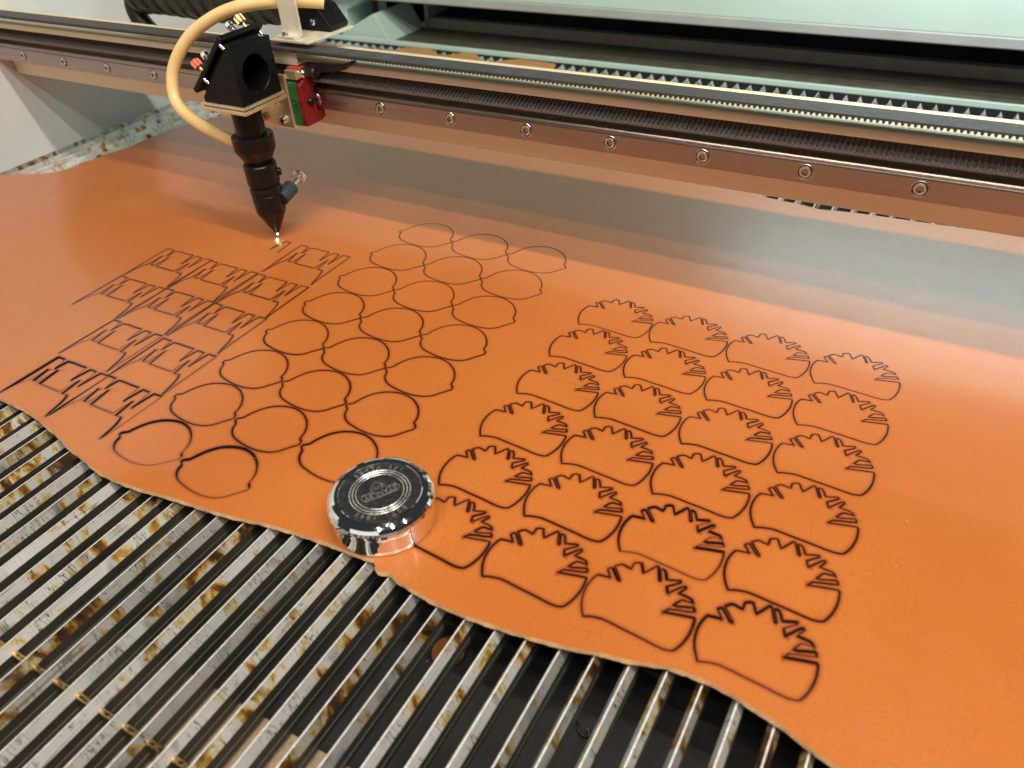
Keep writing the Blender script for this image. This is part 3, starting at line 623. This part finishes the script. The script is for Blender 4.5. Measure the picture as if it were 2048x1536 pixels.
# timing belts (3 mm pitch)
def belt(y0, z0, y1, z1, up, name, x0, x1):
    """strip from (y0,z0) front edge to (y1,z1) back edge with teeth on the upper or the lower face"""
    w_ = Vector((0, y1-y0, z1-z0)); nrm = Vector((0, -w_.z, w_.y)).normalized()*(1 if up else -1)
    th, tt, p = 0.0012, 0.0014, 0.003; n = int((x1-x0)/p); prof = []
    for i in range(n):
        a = x0+i*p
        prof += [(a, 0), (a+.0006, 0), (a+.0009, tt*.75), (a+.00125, tt), (a+.00185, tt), (a+.0022, tt*.75), (a+.0025, 0)]
    prof.append((x0+n*p, 0)); m = len(prof)
    F = Vector((0, y0, z0)); B = F+w_; vs = []
    for x, h in prof: q = Vector((x, 0, 0))+nrm*h; vs += [F+q, B+q, F+Vector((x, 0, 0))-nrm*th, B+Vector((x, 0, 0))-nrm*th]
    fs = []
    for i in range(m-1):
        a, c = 4*i, 4*(i+1); fs += [(a, a+1, c+1, c), (a+2, c+2, c+3, a+3), (a, c, c+2, a+2), (a+1, a+3, c+3, c+1)]
    b = MB(); b.add(vs, fs); return b.build(name, M['rubber2' if up else 'rubber'], gantry)
ub = belt(-0.0118, 0.1402, 0.0030, 0.1402, False, 'drive_belt', GX0, GX1)
lb = belt(-0.0003, 0.1169, 0.0132, 0.1218, True, 'drive_belt', GX0, GX1)
# printing on the upper belt: broken lines of tiny marks in pale blue
b = MB()
for xa, xb, rows in ((0.383, 0.402, 5), (0.406, 0.424, 5), (0.427, 0.444, 5), (0.476, 0.484, 6), (0.523, 0.537, 4), (0.541, 0.552, 4)):
    for r in range(rows):
        y = -0.0088+r*(0.0085/max(rows-1, 1)); x = xa+random.uniform(0, .003)
        while x < xb-random.uniform(0, .004):
            l = random.uniform(.0006, .0016); h = 0.0005
            b.add([(x+y*.3, y, 0.14144), (x+l+y*.3, y, 0.14144), (x+l+y*.3, y+h, 0.14144), (x+y*.3, y+h, 0.14144)], [(0, 1, 2, 3)]); x += l+.0005
pr = b.build('printed_marks', M['print'], ub); pr['kind'] = 'stuff'

# ---------------------------------------------------------------- laser head
AX, AY = 0.3285, -0.0422
head = empty('laser_head', (AX, AY, 0.10), 'black laser head with brass base plate and pointed nozzle just above the leather', 'laser head')  # the laser head alone, not the whole cutter
# mirror block: triangular prism with a bore on its right face
b = MB()
yf, yb = -0.0625, -0.0240; bx0, bx1, zb, zt = 0.3128, 0.3506, 0.1152, 0.1540
bm = bmesh.new()
prof = [(bx0, zb), (bx1, zb), (bx1, zt), (bx1-0.0034, zt), (bx0, zb+0.0035)]
A = [bm.verts.new((x, yf, z)) for x, z in prof]; B = [bm.verts.new((x, yb, z)) for x, z in prof]
bm.faces.new(A); bm.faces.new(B[::-1]); n = len(prof)
for i in range(n):
    if i == 1: continue
    bm.faces.new([A[i], B[i], B[(i+1) % n], A[(i+1) % n]])
# right face with a round hole
hc = Vector((bx1, -0.0434, 0.1334)); hr = 0.0131; K = 40
ring = [bm.verts.new((bx1, hc.y+hr*math.cos(2*math.pi*k/K), hc.z+hr*math.sin(2*math.pi*k/K))) for k in range(K)]
ring2 = [bm.verts.new((bx1-0.0006, hc.y+(hr-.0007)*math.cos(2*math.pi*k/K), hc.z+(hr-.0007)*math.sin(2*math.pi*k/K))) for k in range(K)]
ring3 = [bm.verts.new((bx1-0.024, hc.y+(hr-.0007)*math.cos(2*math.pi*k/K), hc.z+(hr-.0007)*math.sin(2*math.pi*k/K))) for k in range(K)]
cor = [A[1], B[1], B[2], A[2]]   # (yf,zb) (yb,zb) (yb,zt) (yf,zt)
def cidx(k):
    v = ring[k % K].co-hc
    return (1 if v.y > 0 else 0) if v.z < 0 else (2 if v.y > 0 else 3)
for k in range(K):
    c0, c1 = cidx(k), cidx(k+1)
    bm.faces.new([ring[k], cor[c0], ring[(k+1) % K]])
    if c0 != c1: bm.faces.new([ring[(k+1) % K], cor[c0], cor[c1]])
    bm.faces.new([ring[k], ring[(k+1) % K], ring2[(k+1) % K], ring2[k]]); bm.faces.new([ring2[k], ring2[(k+1) % K], ring3[(k+1) % K], ring3[k]])
bm.faces.new(ring3)
bmesh.ops.recalc_face_normals(bm, faces=bm.faces[:]); bm.verts.index_update()
me = bpy.data.meshes.new('mirror_block'); bm.to_mesh(me); bm.free(); me.materials.append(M['black']); blk = link('mirror_block', me, head)
# tilted mirror plate
n45 = Vector((-1, 0, 1)).normalized(); t45 = Vector((1, 0, 1)).normalized()
R45 = Matrix((t45, Vector((0, 1, 0)), n45)).transposed().to_4x4()
base = Vector((0.3068, 0, 0.1215))
def plate45(b, t0, t1, y0, y1, h0, h1, bev, mi=0):
    b.box(t0, t1, y0, y1, h0, h1, mi, bev, Matrix.Translation(base) @ R45)
b = MB(); plate45(b, -0.0010, 0.0545, yf-0.0006, yb+0.0014, -0.0008, 0.0030, 0.0007); mp = b.build('mirror_plate', M['black'], head)
b = MB(); plate45(b, 0.0030, 0.0500, yf+0.004, yb-0.004, -0.0052, -0.0010, 0.0004); b.build('mirror_holder', M['black'], mp)
def along45(t, y, h): return base+t45*t+Vector((0, y, 0))+n45*h
def knob(t, y, mat1, mat2):
    s_ = MB(); O = along45(t, y, 0.0031)
    s_.lathe([(0.0022, 0), (0.0022, 0.0022)], O, n45, 6, 1, False); s_.lathe([(0.0013, 0.0022), (0.0013, 0.0075)], O, n45, 12, 2)
    k = MB()
    prof = [(0.0026, 0.0060), (0.0031, 0.0064), (0.0031, 0.0115), (0.0026, 0.0120)]
    k.lathe(prof, O, n45, 18, 0, False)
    for i in range(18):
        a = 2*math.pi*i/18; u = t45*math.cos(a)+Vector((0, 1, 0))*math.sin(a); v = n45.cross(u)
        c = O+u*0.0031; q = 0.00022
        k.add([c+v*q+n45*.0066, c-v*q+n45*.0066, c-v*q+n45*.0113, c+v*q+n45*.0113, c+u*.00035+n45*.0066, c+u*.00035+n45*.0113], [(0, 4, 5, 3), (1, 2, 5, 4)])
    t_ = k.build('thumb_screw', mat1, mp); s_.build('lock_nut', [M['gold'], M['redm'], M['gold']], t_)
def spring(t, y):
    O = along45(t, y, 0.0031); s_ = MB()
    s_.lathe([(0.0009, 0), (0.0009, 0.0085)], O, n45, 10, 0)
    s_.lathe([(0.0024, 0.0082), (0.0030, 0.0088), (0.0030, 0.0108), (0.0020, 0.0120)], O, n45, 6, 0, False)
    q = s_.build('spring_bolt', M['chrome'], mp)
    pts = [O+n45*(0.0006+0.0075*i/40)+(t45*math.cos(i*.8)+Vector((0, 1, 0))*math.sin(i*.8))*0.0022 for i in range(41)]
    c = MB(); c.tube(pts, 0.00035, 6, sub=2); c.build('coil_spring', M['steel'], q)
knob(0.0125, -0.0560, M['redm'], M['redm']); spring(0.0185, -0.0500)
knob(0.0480, -0.0300, M['gold'], M['redm']); spring(0.0440, -0.0375)
knob(0.0120, -0.0300, M['redm'], M['redm'])
b = MB()
for t, y in ((0.0500, -0.0640), (0.0150, -0.0640), (0.0500, -0.0270)):
    b.lathe([(0.0012, -0.0050), (0.0014, -0.0030), (0.0014, -0.0009)], along45(t, y+0.0022, 0), n45, 12)
b.build('pivot_bolts', M['chrome'], mp)
# base plates under the block
ap = [(0.3105, -0.0640), (0.3522, -0.0640), (0.3522, -0.0225), (0.3105, -0.0225)]
b = MB(); b.prism(ap, 'z', 0.1131, 0.1151, bev=0.0004); bp = b.build('base_plate', M['brass'], head)
b = MB(); b.prism([(x+(0.0006 if x > .33 else -.0006), y+(0.0006 if y > -.04 else -.0006)) for x, y in ap], 'z', 0.1098, 0.1124, bev=0.0003); b.build('adapter_plate', M['brass'], head)
b = MB(); b.box(0.3115, 0.3512, -0.0630, -0.0235, 0.11242, 0.11308); b.build('plate_gap', M['black'], head)
for x, y in ((0.3150, -0.0590), (0.3475, -0.0275)):
    b = MB(); b.lathe([(0.0026, -0.0030), (0.0028, -0.0024), (0.0028, 0)], (x, y, 0.1098), (0, 0, 1), 16); b.build('plate_screw', M['gold'], head)
# lens tube, collar, nozzle (turned parts)
ax3 = (AX, AY, 0)
b = MB(); b.lathe([(0.0110, 0.0800), (0.0110, 0.1098)], ax3, n=40); b.build('lens_tube', M['tube'], head)
b = MB()
b.lathe([(0.0112, 0.0866), (0.0146, 0.0866)], ax3, n=44, cap=False); b.lathe([(0.0146, 0.0866), (0.0156, 0.0859)], ax3, n=44, cap=False); b.lathe([(0.0156, 0.0859), (0.0157, 0.0850), (0.0155, 0.0760), (0.0150, 0.0748)], ax3, n=44, cap=False)
b.lathe([(0.0150, 0.0748), (0.0118, 0.0690), (0.0096, 0.0650)], ax3, n=44, cap=False); b.lathe([(0.0096, 0.0650), (0.0094, 0.0600)], ax3, n=44, cap=False)
b.build('collar', M['tube'], head)
b = MB()
b.lathe([(0.0095, 0.0645), (0.0118, 0.0645)], ax3, n=44, cap=False); b.lathe([(0.0118, 0.0645), (0.0125, 0.0637), (0.0125, 0.0490), (0.0119, 0.0480)], ax3, n=44, cap=False)
b.lathe([(0.0119, 0.0480), (0.0100, 0.0478)], ax3, n=44, cap=False); b.lathe([(0.0113, 0.0470), (0.0113, 0.0440)], ax3, n=44)
b.lathe([(0.0030, -0.001), (0.0030, 0.0140), (0.0026, 0.0146)], (AX, AY, 0.0555), (0.75, 0.66, 0), 20)
b.build('focus_ring', M['tube'], head)
b = MB()
b.lathe([(0.0108, 0.0455), (0.0119, 0.0452), (0.0122, 0.0445), (0.0122, 0.0405)], ax3, n=44, cap=False); b.lathe([(0.0122, 0.0405), (0.0117, 0.0402)], ax3, n=44, cap=False)
b.lathe([(0.0117, 0.0402), (0.0120, 0.0398), (0.0120, 0.0325)], ax3, n=44, cap=False); b.lathe([(0.0120, 0.0325), (0.0116, 0.0321), (0.0117, 0.0262), (0.0112, 0.0240)], ax3, n=44, cap=False)
b.lathe([(0.0112, 0.0240), (0.0022, 0.0062), (0.0020, 0.0055)], ax3, n=44); noz = b.build('nozzle', M['tube'], head)
fd = Vector((-0.10, 0.97, 0.24)).normalized(); fo = Vector((AX+0.0095, AY+0.004, 0.0345))
b = MB(); b.lathe([(0.0060, 0.000), (0.0063, 0.0150), (0.0054, 0.0160), (0.0030, 0.0162)], fo, fd, 24); fit = b.build('air_fitting', M['fit'], noz)
b = MB(); b.lathe([(0.0036, 0.0160), (0.0036, 0.0172)], fo, fd, 20); b.lathe([(0.0023, 0.0170), (0.0023, 0.0262)], fo, fd, 14)
b.lathe([(0.0045, 0.0262), (0.0056, 0.0270), (0.0058, 0.0294), (0.0040, 0.0306)], fo, fd, 20); b.build('fitting_screw', M['screw'], noz)
# bracket plate carrying the head on the rail carriage
b = MB(); b.box(0.3060, 0.3485, -0.0170, -0.0146, 0.0845, 0.1240, bev=0.0005)
brk = b.build('bracket_plate', M['brass'], head)
for x, z in ((0.3395, 0.0905), (0.3190, 0.0905)):
    b = MB(); b.lathe([(0.0030, 0), (0.0033, 0.0006), (0.0033, 0.0020), (0.0024, 0.0030)], (x, -0.0170, z), (0, -1, 0), 18, 0); b.lathe([(0.0013, 0.00305), (0.0011, 0.0020)], (x, -0.0170, z), (0, -1, 0), 6, 1, False); b.build('bracket_screw', [M['screw'], M['dark']], brk)
b = MB(); b.prism([(-0.0144, 0.0860), (-0.0144, 0.1195), (0.0062, 0.1195), (0.0062, 0.1125), (-0.0012, 0.1125), (-0.0012, 0.0945), (0.0062, 0.0945), (0.0062, 0.0880)], 'x', 0.2850, 0.3490); b.build('carriage_block', M['steel'], head)
b = MB(); b.prism([(-0.0150, 0.0866), (-0.0150, 0.1180), (-0.0110, 0.1202), (0.0060, 0.1202), (0.0060, 0.1125), (-0.0010, 0.1125), (-0.0010, 0.0945), (0.0060, 0.0945), (0.0060, 0.0866)], 'x', 0.3491, 0.3560); cg = b.build('carriage_seal', M['green'], head)
b = MB(); b.lathe([(0.0024, 0), (0.0024, 0.0006), (0.0014, 0.0006), (0.0014, 0.0002)], (0.3526, -0.0150, 0.1050), (0, -1, 0), 18); b.build('seal_ring', M['green'], cg)
b = MB(); b.prism([(-0.0150, 0.0866), (-0.0150, 0.1165), (-0.0085, 0.1205), (0.0060, 0.1205), (0.0060, 0.1125), (-0.0010, 0.1125), (-0.0010, 0.0945), (0.0062, 0.0945), (0.0062, 0.0885), (0.0020, 0.0866)], 'x', 0.3561, 0.3605, bev=0.0005); cr = b.build('carriage_end_cap', M['red'], head)
b = MB(); b.lathe([(0.0030, 0), (0.0030, 0.0010), (0.0022, 0.0026), (0.0004, 0.0032)], (0.3605, -0.0075, 0.1035), (1, 0, 0), 16); b.build('grease_nipple', M['tube'], cr)
# belt clamp, angle piece and taped belt end
b = MB(); b.box(0.3480, 0.3590, -0.0150, -0.0040, 0.1208, 0.1272, bev=0.0006); bc = b.build('belt_clamp', M['brass'], head)
b = MB(); b.box(0.3480, 0.3605, -0.0120, 0.0060, 0.1273, 0.1286, bev=0.0003); b.build('clamp_pad', M['redm'], bc)
b = MB(); b.lathe([(0.0030, 0), (0.0032, 0.0018), (0.0022, 0.0028)], (0.3591, -0.0085, 0.1240), (1, 0, 0), 16); b.lathe([(0.0013, 0.0029), (0.0011, 0.002)], (0.3591, -0.0085, 0.1240), (1, 0, 0), 6); b.build('clamp_screw', M['screw'], bc)
b = MB(); b.box(0.3350, 0.3560, -0.0085, -0.0070, 0.1290, 0.1385, bev=0.0004); b.box(0.3350, 0.3560, -0.0070, 0.0015, 0.1290, 0.1304, bev=0.0004); b.build('angle_plate', M['cream'], head)
b = MB()
b.prism([(0.3580, 0.1200), (0.3660, 0.1196), (0.3715, 0.1243), (0.3850, 0.1258), (0.3965, 0.1286), (0.4020, 0.1338), (0.4008, 0.1343), (0.3950, 0.1325), (0.3860, 0.1314), (0.3740, 0.1308), (0.3580, 0.1304)], 'y', -0.0040, 0.0050, bev=0.0008)
b.lathe([(0.0040, 0), (0.0044, 0.0006), (0.0043, 0.0090), (0.0036, 0.0105)], (0.3585, -0.0035, 0.1240), (1, 0, 0), 20)
b.build('taped_belt_end', M['tape'], bc)
# cream bracket above the belt
b = MB(); b.prism([(0.3365, -0.0085), (0.3705, -0.0085), (0.3735, 0.0400), (0.3400, 0.0400)], 'z', 0.1446, 0.1464, bev=0.0004); br = b.build('mount_plate', M['cream'], head)
b = MB()
bend = [(0.0005+0.0022*(1-math.cos(t))-0.0022, 0.1466+0.0022-0.0022*math.sin(t)) for t in np.linspace(math.pi/2, 0, 7)]
pp = [(-0.0075, 0.1466)]+[(y-0.0, z) for y, z in bend]+[(0.0005, 0.2050), (0.0022, 0.2050)]+[(0.0022, 0.1500), (0.0019, 0.1477), (0.0005, 0.14655), (-0.0075, 0.14645)]
pp = [(-0.0075, 0.1482), (-0.0022, 0.1482), (-0.0009, 0.1486), (-0.0001, 0.1494), (0.0002, 0.1506), (0.0002, 0.2050), (0.0019, 0.2050), (0.0019, 0.1500), (0.0015, 0.1484), (0.0006, 0.1472), (-0.0010, 0.1466), (-0.0075, 0.1466)]
b.prism(pp, 'x', 0.3405, 0.3575); hb = b.build('hose_bracket', M['cream'], head)
b = MB(); b.lathe([(0.0026, 0), (0.0028, 0.0006), (0.0026, 0.0018), (0.0012, 0.0026)], (0.3470, -0.0046, 0.1483), (0, 0, 1), 18); b.build('bracket_bolt', M['screw'], hb)
b = MB(); b.prism([(0.3330, 0.1465), (0.3690, 0.1465), (0.3705, 0.1495), (0.3610, 0.1620), (0.3560, 0.1640), (0.3300, 0.1640)], 'y', 0.0180, 0.0390, bev=0.0008); cm = b.build('cable_mount', M['black'], head)
b = MB(); b.lathe([(0.0020, 0), (0.0022, 0.0006), (0.0022, 0.0020), (0.0012, 0.0026)], (0.3560, 0.0180, 0.1530), (0, -1, 0), 14); b.build('mount_bolt', M['chrome'], cm)

# air hose (thing of its own) and corrugated cable sleeve
b = MB(); b.tube([(0.3640, 0.0230, 0.1652), (0.3602, 0.0200, 0.1662), (0.3468, 0.0120, 0.1678), (0.3249, 0.0040, 0.1672), (0.3072, -0.0040, 0.1652), (0.2874, -0.0120, 0.1588), (0.2675, -0.0200, 0.1474), (0.2550, -0.0280, 0.1332), (0.2485, -0.0340, 0.1185), (0.2510, -0.0400, 0.1030), (0.2624, -0.0430, 0.0937), (0.2822, -0.0450, 0.0864), (0.3078, -0.0430, 0.0785), (0.3200, -0.0424, 0.0765)], 0.0046, 18, sub=8)
tag(b.build('air_hose', M['hose']), 'yellowish translucent silicone hose looping from the bracket down to the laser tube', 'hose')
b = MB(); pts = []; n = 130
SL0, SL1 = Vector((0.1010, 0.0640, 0.1490)), Vector((0.3320, 0.0500, 0.1555))
for i in range(n+1):
    t = i/n; pts.append(SL0.lerp(SL1, t)+Vector((0, 0, 0.0012*math.sin(9*t))))
vs = []; K = 22
for i, c in enumerate(pts):
    for k in range(K):
        a = 2*math.pi*k/K
        ph = (i/n*14+0.35*math.sin(a)) % 1.0            # overlapping spiral wrap
        rr = 0.0165+0.0011*ph-(0.0008 if ph < 0.06 else 0)
        if i < 8: rr *= math.sqrt(max(0.02, 1-((8-i)/8.2)**2))
        vs.append(c+Vector((0, math.cos(a)*rr, math.sin(a)*rr)))
b.add(vs, [(i*K+k, i*K+(k+1) % K, (i+1)*K+(k+1) % K, (i+1)*K+k) for i in range(n) for k in range(K)], 0, True)
b.add(vs[:K], [tuple(range(K))]); b.add(vs[-K:], [tuple(range(K))])
b.tube([SL0+Vector((0.004, 0, 0.002)), SL0+Vector((-0.001, -0.002, -0.010)), SL0+Vector((0.006, -0.004, -0.024)), SL0+Vector((0.020, -0.004, -0.036))], 0.0085, 14, sub=6)
tag(b.build('cable_sleeve', M['sleeve']), 'thick black spiral wrapped cable sleeve running behind the gantry', 'cable sleeve')

# spark where the beam meets the leather
sp = empty('laser_spark', (0.3300, -0.0446, 0.0), 'white hot spark under the nozzle tip', 'spark')
b = MB(); b.lathe([(0.00005, 0.0), (0.0007, 0.0006), (0.0008, 0.0014), (0.0004, 0.0022), (0.00005, 0.0028)], (AX+0.0008, AY-0.0008, 0.0034), (0.1, -0.1, 1), 12); b.build('tip_glow', M['spark'], sp)
b = MB(); b.lathe([(0.00005, -0.0022), (0.0008, -0.0012), (0.0010, 0.0), (0.0007, 0.0012), (0.00005, 0.0022)], (0.3312, -0.0466, 0.0012), (0.55, -0.80, -0.1), 12); b.build('flame', M['spark'], sp)

# ---------------------------------------------------------------- chrome weight with embossed badge
WX, WY = 0.5906, -0.2507
zb = float(hz(WX, WY))+0.0004
wt = empty('round_weight', (WX, WY, zb), 'round chrome paperweight with embossed lettering holding down the front edge of the leather', 'weight')
O = (WX, WY, zb)
b = MB()
b.lathe([(0.0252, 0.0), (0.0259, 0.0006), (0.0262, 0.0030), (0.0262, 0.0105)], O, n=72)
b.lathe([(0.0262, 0.0105), (0.0266, 0.0112), (0.0268, 0.0125), (0.0268, 0.0140), (0.0263, 0.0156), (0.0252, 0.0171), (0.0238, 0.0181), (0.0222, 0.0187), (0.0212, 0.0188), (0.0206, 0.0186), (0.0203, 0.0180)], O, n=72, cap=False)
b.build('body', M['chrome'], wt)
M['badge'] = simple('dark_chrome_badge', (0.085, 0.083, 0.081), 0.24, 0.7, 0.3, 300, 0, 0)
M['satin'] = simple('satin_chrome_relief', (0.80, 0.79, 0.77), 0.30, 0.9, 0.05, 500)
b = MB(); b.lathe([(0.0203, 0.0180), (0.0200, 0.0177), (0.0147, 0.0177)], O, n=72, cap=False)
b.lathe([(0.0116, 0.0180), (0.0060, 0.0179), (0.00001, 0.0179)], O, n=72, cap=False); bd_ = b.build('badge', M['badge'], wt)
for r0 in (0.0149, 0.0134, 0.0117):
    b = MB(); b.lathe([(r0-0.0004, 0.0174), (r0-0.00032, 0.0179), (r0, 0.0182), (r0+0.00032, 0.0179), (r0+0.0004, 0.0174)], O, n=72, cap=False); b.build('raised_ring', M['satin'], bd_)
b = MB(); b.lathe([(0.0150, 0.0176), (0.0116, 0.0176)], O, n=72, cap=False); b.build('ring_floor', M['badge'], bd_)
def glyph_mesh(txt, size, ext=0.00022):
    cu = bpy.data.curves.new('glyph', 'FONT'); cu.body = txt; cu.size = size; cu.extrude = ext; cu.align_x = 'CENTER'
    ob = bpy.data.objects.new('glyph', cu); COL.objects.link(ob)
    bpy.context.view_layer.update()
    dg = bpy.context.evaluated_depsgraph_get(); me = bpy.data.meshes.new_from_object(ob.evaluated_get(dg))
    bpy.data.objects.remove(ob); bpy.data.curves.remove(cu)
    V = np.array([v.co[:] for v in me.vertices]) if len(me.vertices) else np.zeros((0, 3)); F = [tuple(p.vertices) for p in me.polygons]; bpy.data.meshes.remove(me); return V, F
TA = math.atan2(-0.0163, -0.0106)       # reading direction of the badge
U_ = np.array([math.cos(TA), math.sin(TA)]); W_ = np.array([-math.sin(TA), math.cos(TA)])
def place(b, V, F, cx, cy, ang, z):
    if not len(V): return
    c, s = math.cos(ang), math.sin(ang); x = V[:, 0]*c-V[:, 1]*s+cx; y = V[:, 0]*s+V[:, 1]*c+cy
    Q = np.stack([WX+x*U_[0]+y*W_[0], WY+x*U_[1]+y*W_[1], zb+z+V[:, 2]], 1); b.add([tuple(q) for q in Q], F)
def arc_text(txt, rad, a_mid, size, top, spacing):
    b = MB(); n = len(txt)
    for i, chh in enumerate(txt):
        if chh == ' ': continue
        d = (i-(n-1)/2)*spacing
        a = a_mid-d if top else a_mid+d
        V, F = glyph_mesh(chh, size)
        rr = rad-(size*0.35 if top else -size*0.35)*1.0
        place(b, V, F, math.cos(a)*rr, math.sin(a)*rr, a-math.pi/2 if top else a+math.pi/2, 0.0178)
    return b
arc_text('EST. 1843', 0.0174, math.radians(72), 0.0036, True, 0.175).build('lettering', M['satin'], bd_)
arc_text('175 YEARS', 0.0175, math.radians(252), 0.0036, False, 0.175).build('lettering', M['satin'], bd_)
b = MB(); V, F = glyph_mesh('STANLEY', 0.0042); V[:, 0] *= 0.98; place(b, V, F, 0, -0.0003, 0, 0.0180)
def bar(b, pts, w_=0.00045, h=0.0005):
    for (x0, y0), (x1, y1) in zip(pts[:-1], pts[1:]):
        d = np.array([x1-x0, y1-y0]); l = np.hypot(*d); d /= l; q = np.array([-d[1], d[0]])*w_/2
        cs = [np.array([x0, y0])+q-d*w_/2, np.array([x0, y0])-q-d*w_/2, np.array([x1, y1])-q+d*w_/2, np.array([x1, y1])+q+d*w_/2]
        V = np.array([(c[0], c[1], 0) for c in cs]+[(c[0], c[1], h) for c in cs]); place(b, V, [(4, 5, 6, 7), (0, 4, 7, 3), (1, 2, 6, 5), (0, 1, 5, 4), (3, 7, 6, 2)], 0, 0, 0, 0.0177)
bw = 0.0088
bar(b, [(-bw, 0.0034), (bw, 0.0034)]); bar(b, [(-bw, -0.0011), (-0.0033, -0.0011)]); bar(b, [(0.0033, -0.0011), (bw, -0.0011)])
for sgn in (-1, 1): bar(b, [(sgn*bw, 0.0034), (sgn*bw, 0.0022), (sgn*(bw+0.0009), 0.0022), (sgn*(bw+0.0009), 0.0001), (sgn*bw, 0.0001), (sgn*bw, -0.0011)])
hp = [(-0.0034, -0.0011), (-0.0036, -0.0026), (-0.0030, -0.0042), (-0.0016, -0.0058), (0, -0.0070), (0.0016, -0.0058), (0.0030, -0.0042), (0.0036, -0.0026), (0.0034, -0.0011)]
bar(b, hp)
V, F = glyph_mesh('S.W.', 0.0030); place(b, V, F, 0, -0.0040, 0, 0.0180)
b.build('emblem', M['satin'], bd_)
print('done', time.time()-T0, len(bpy.data.objects))
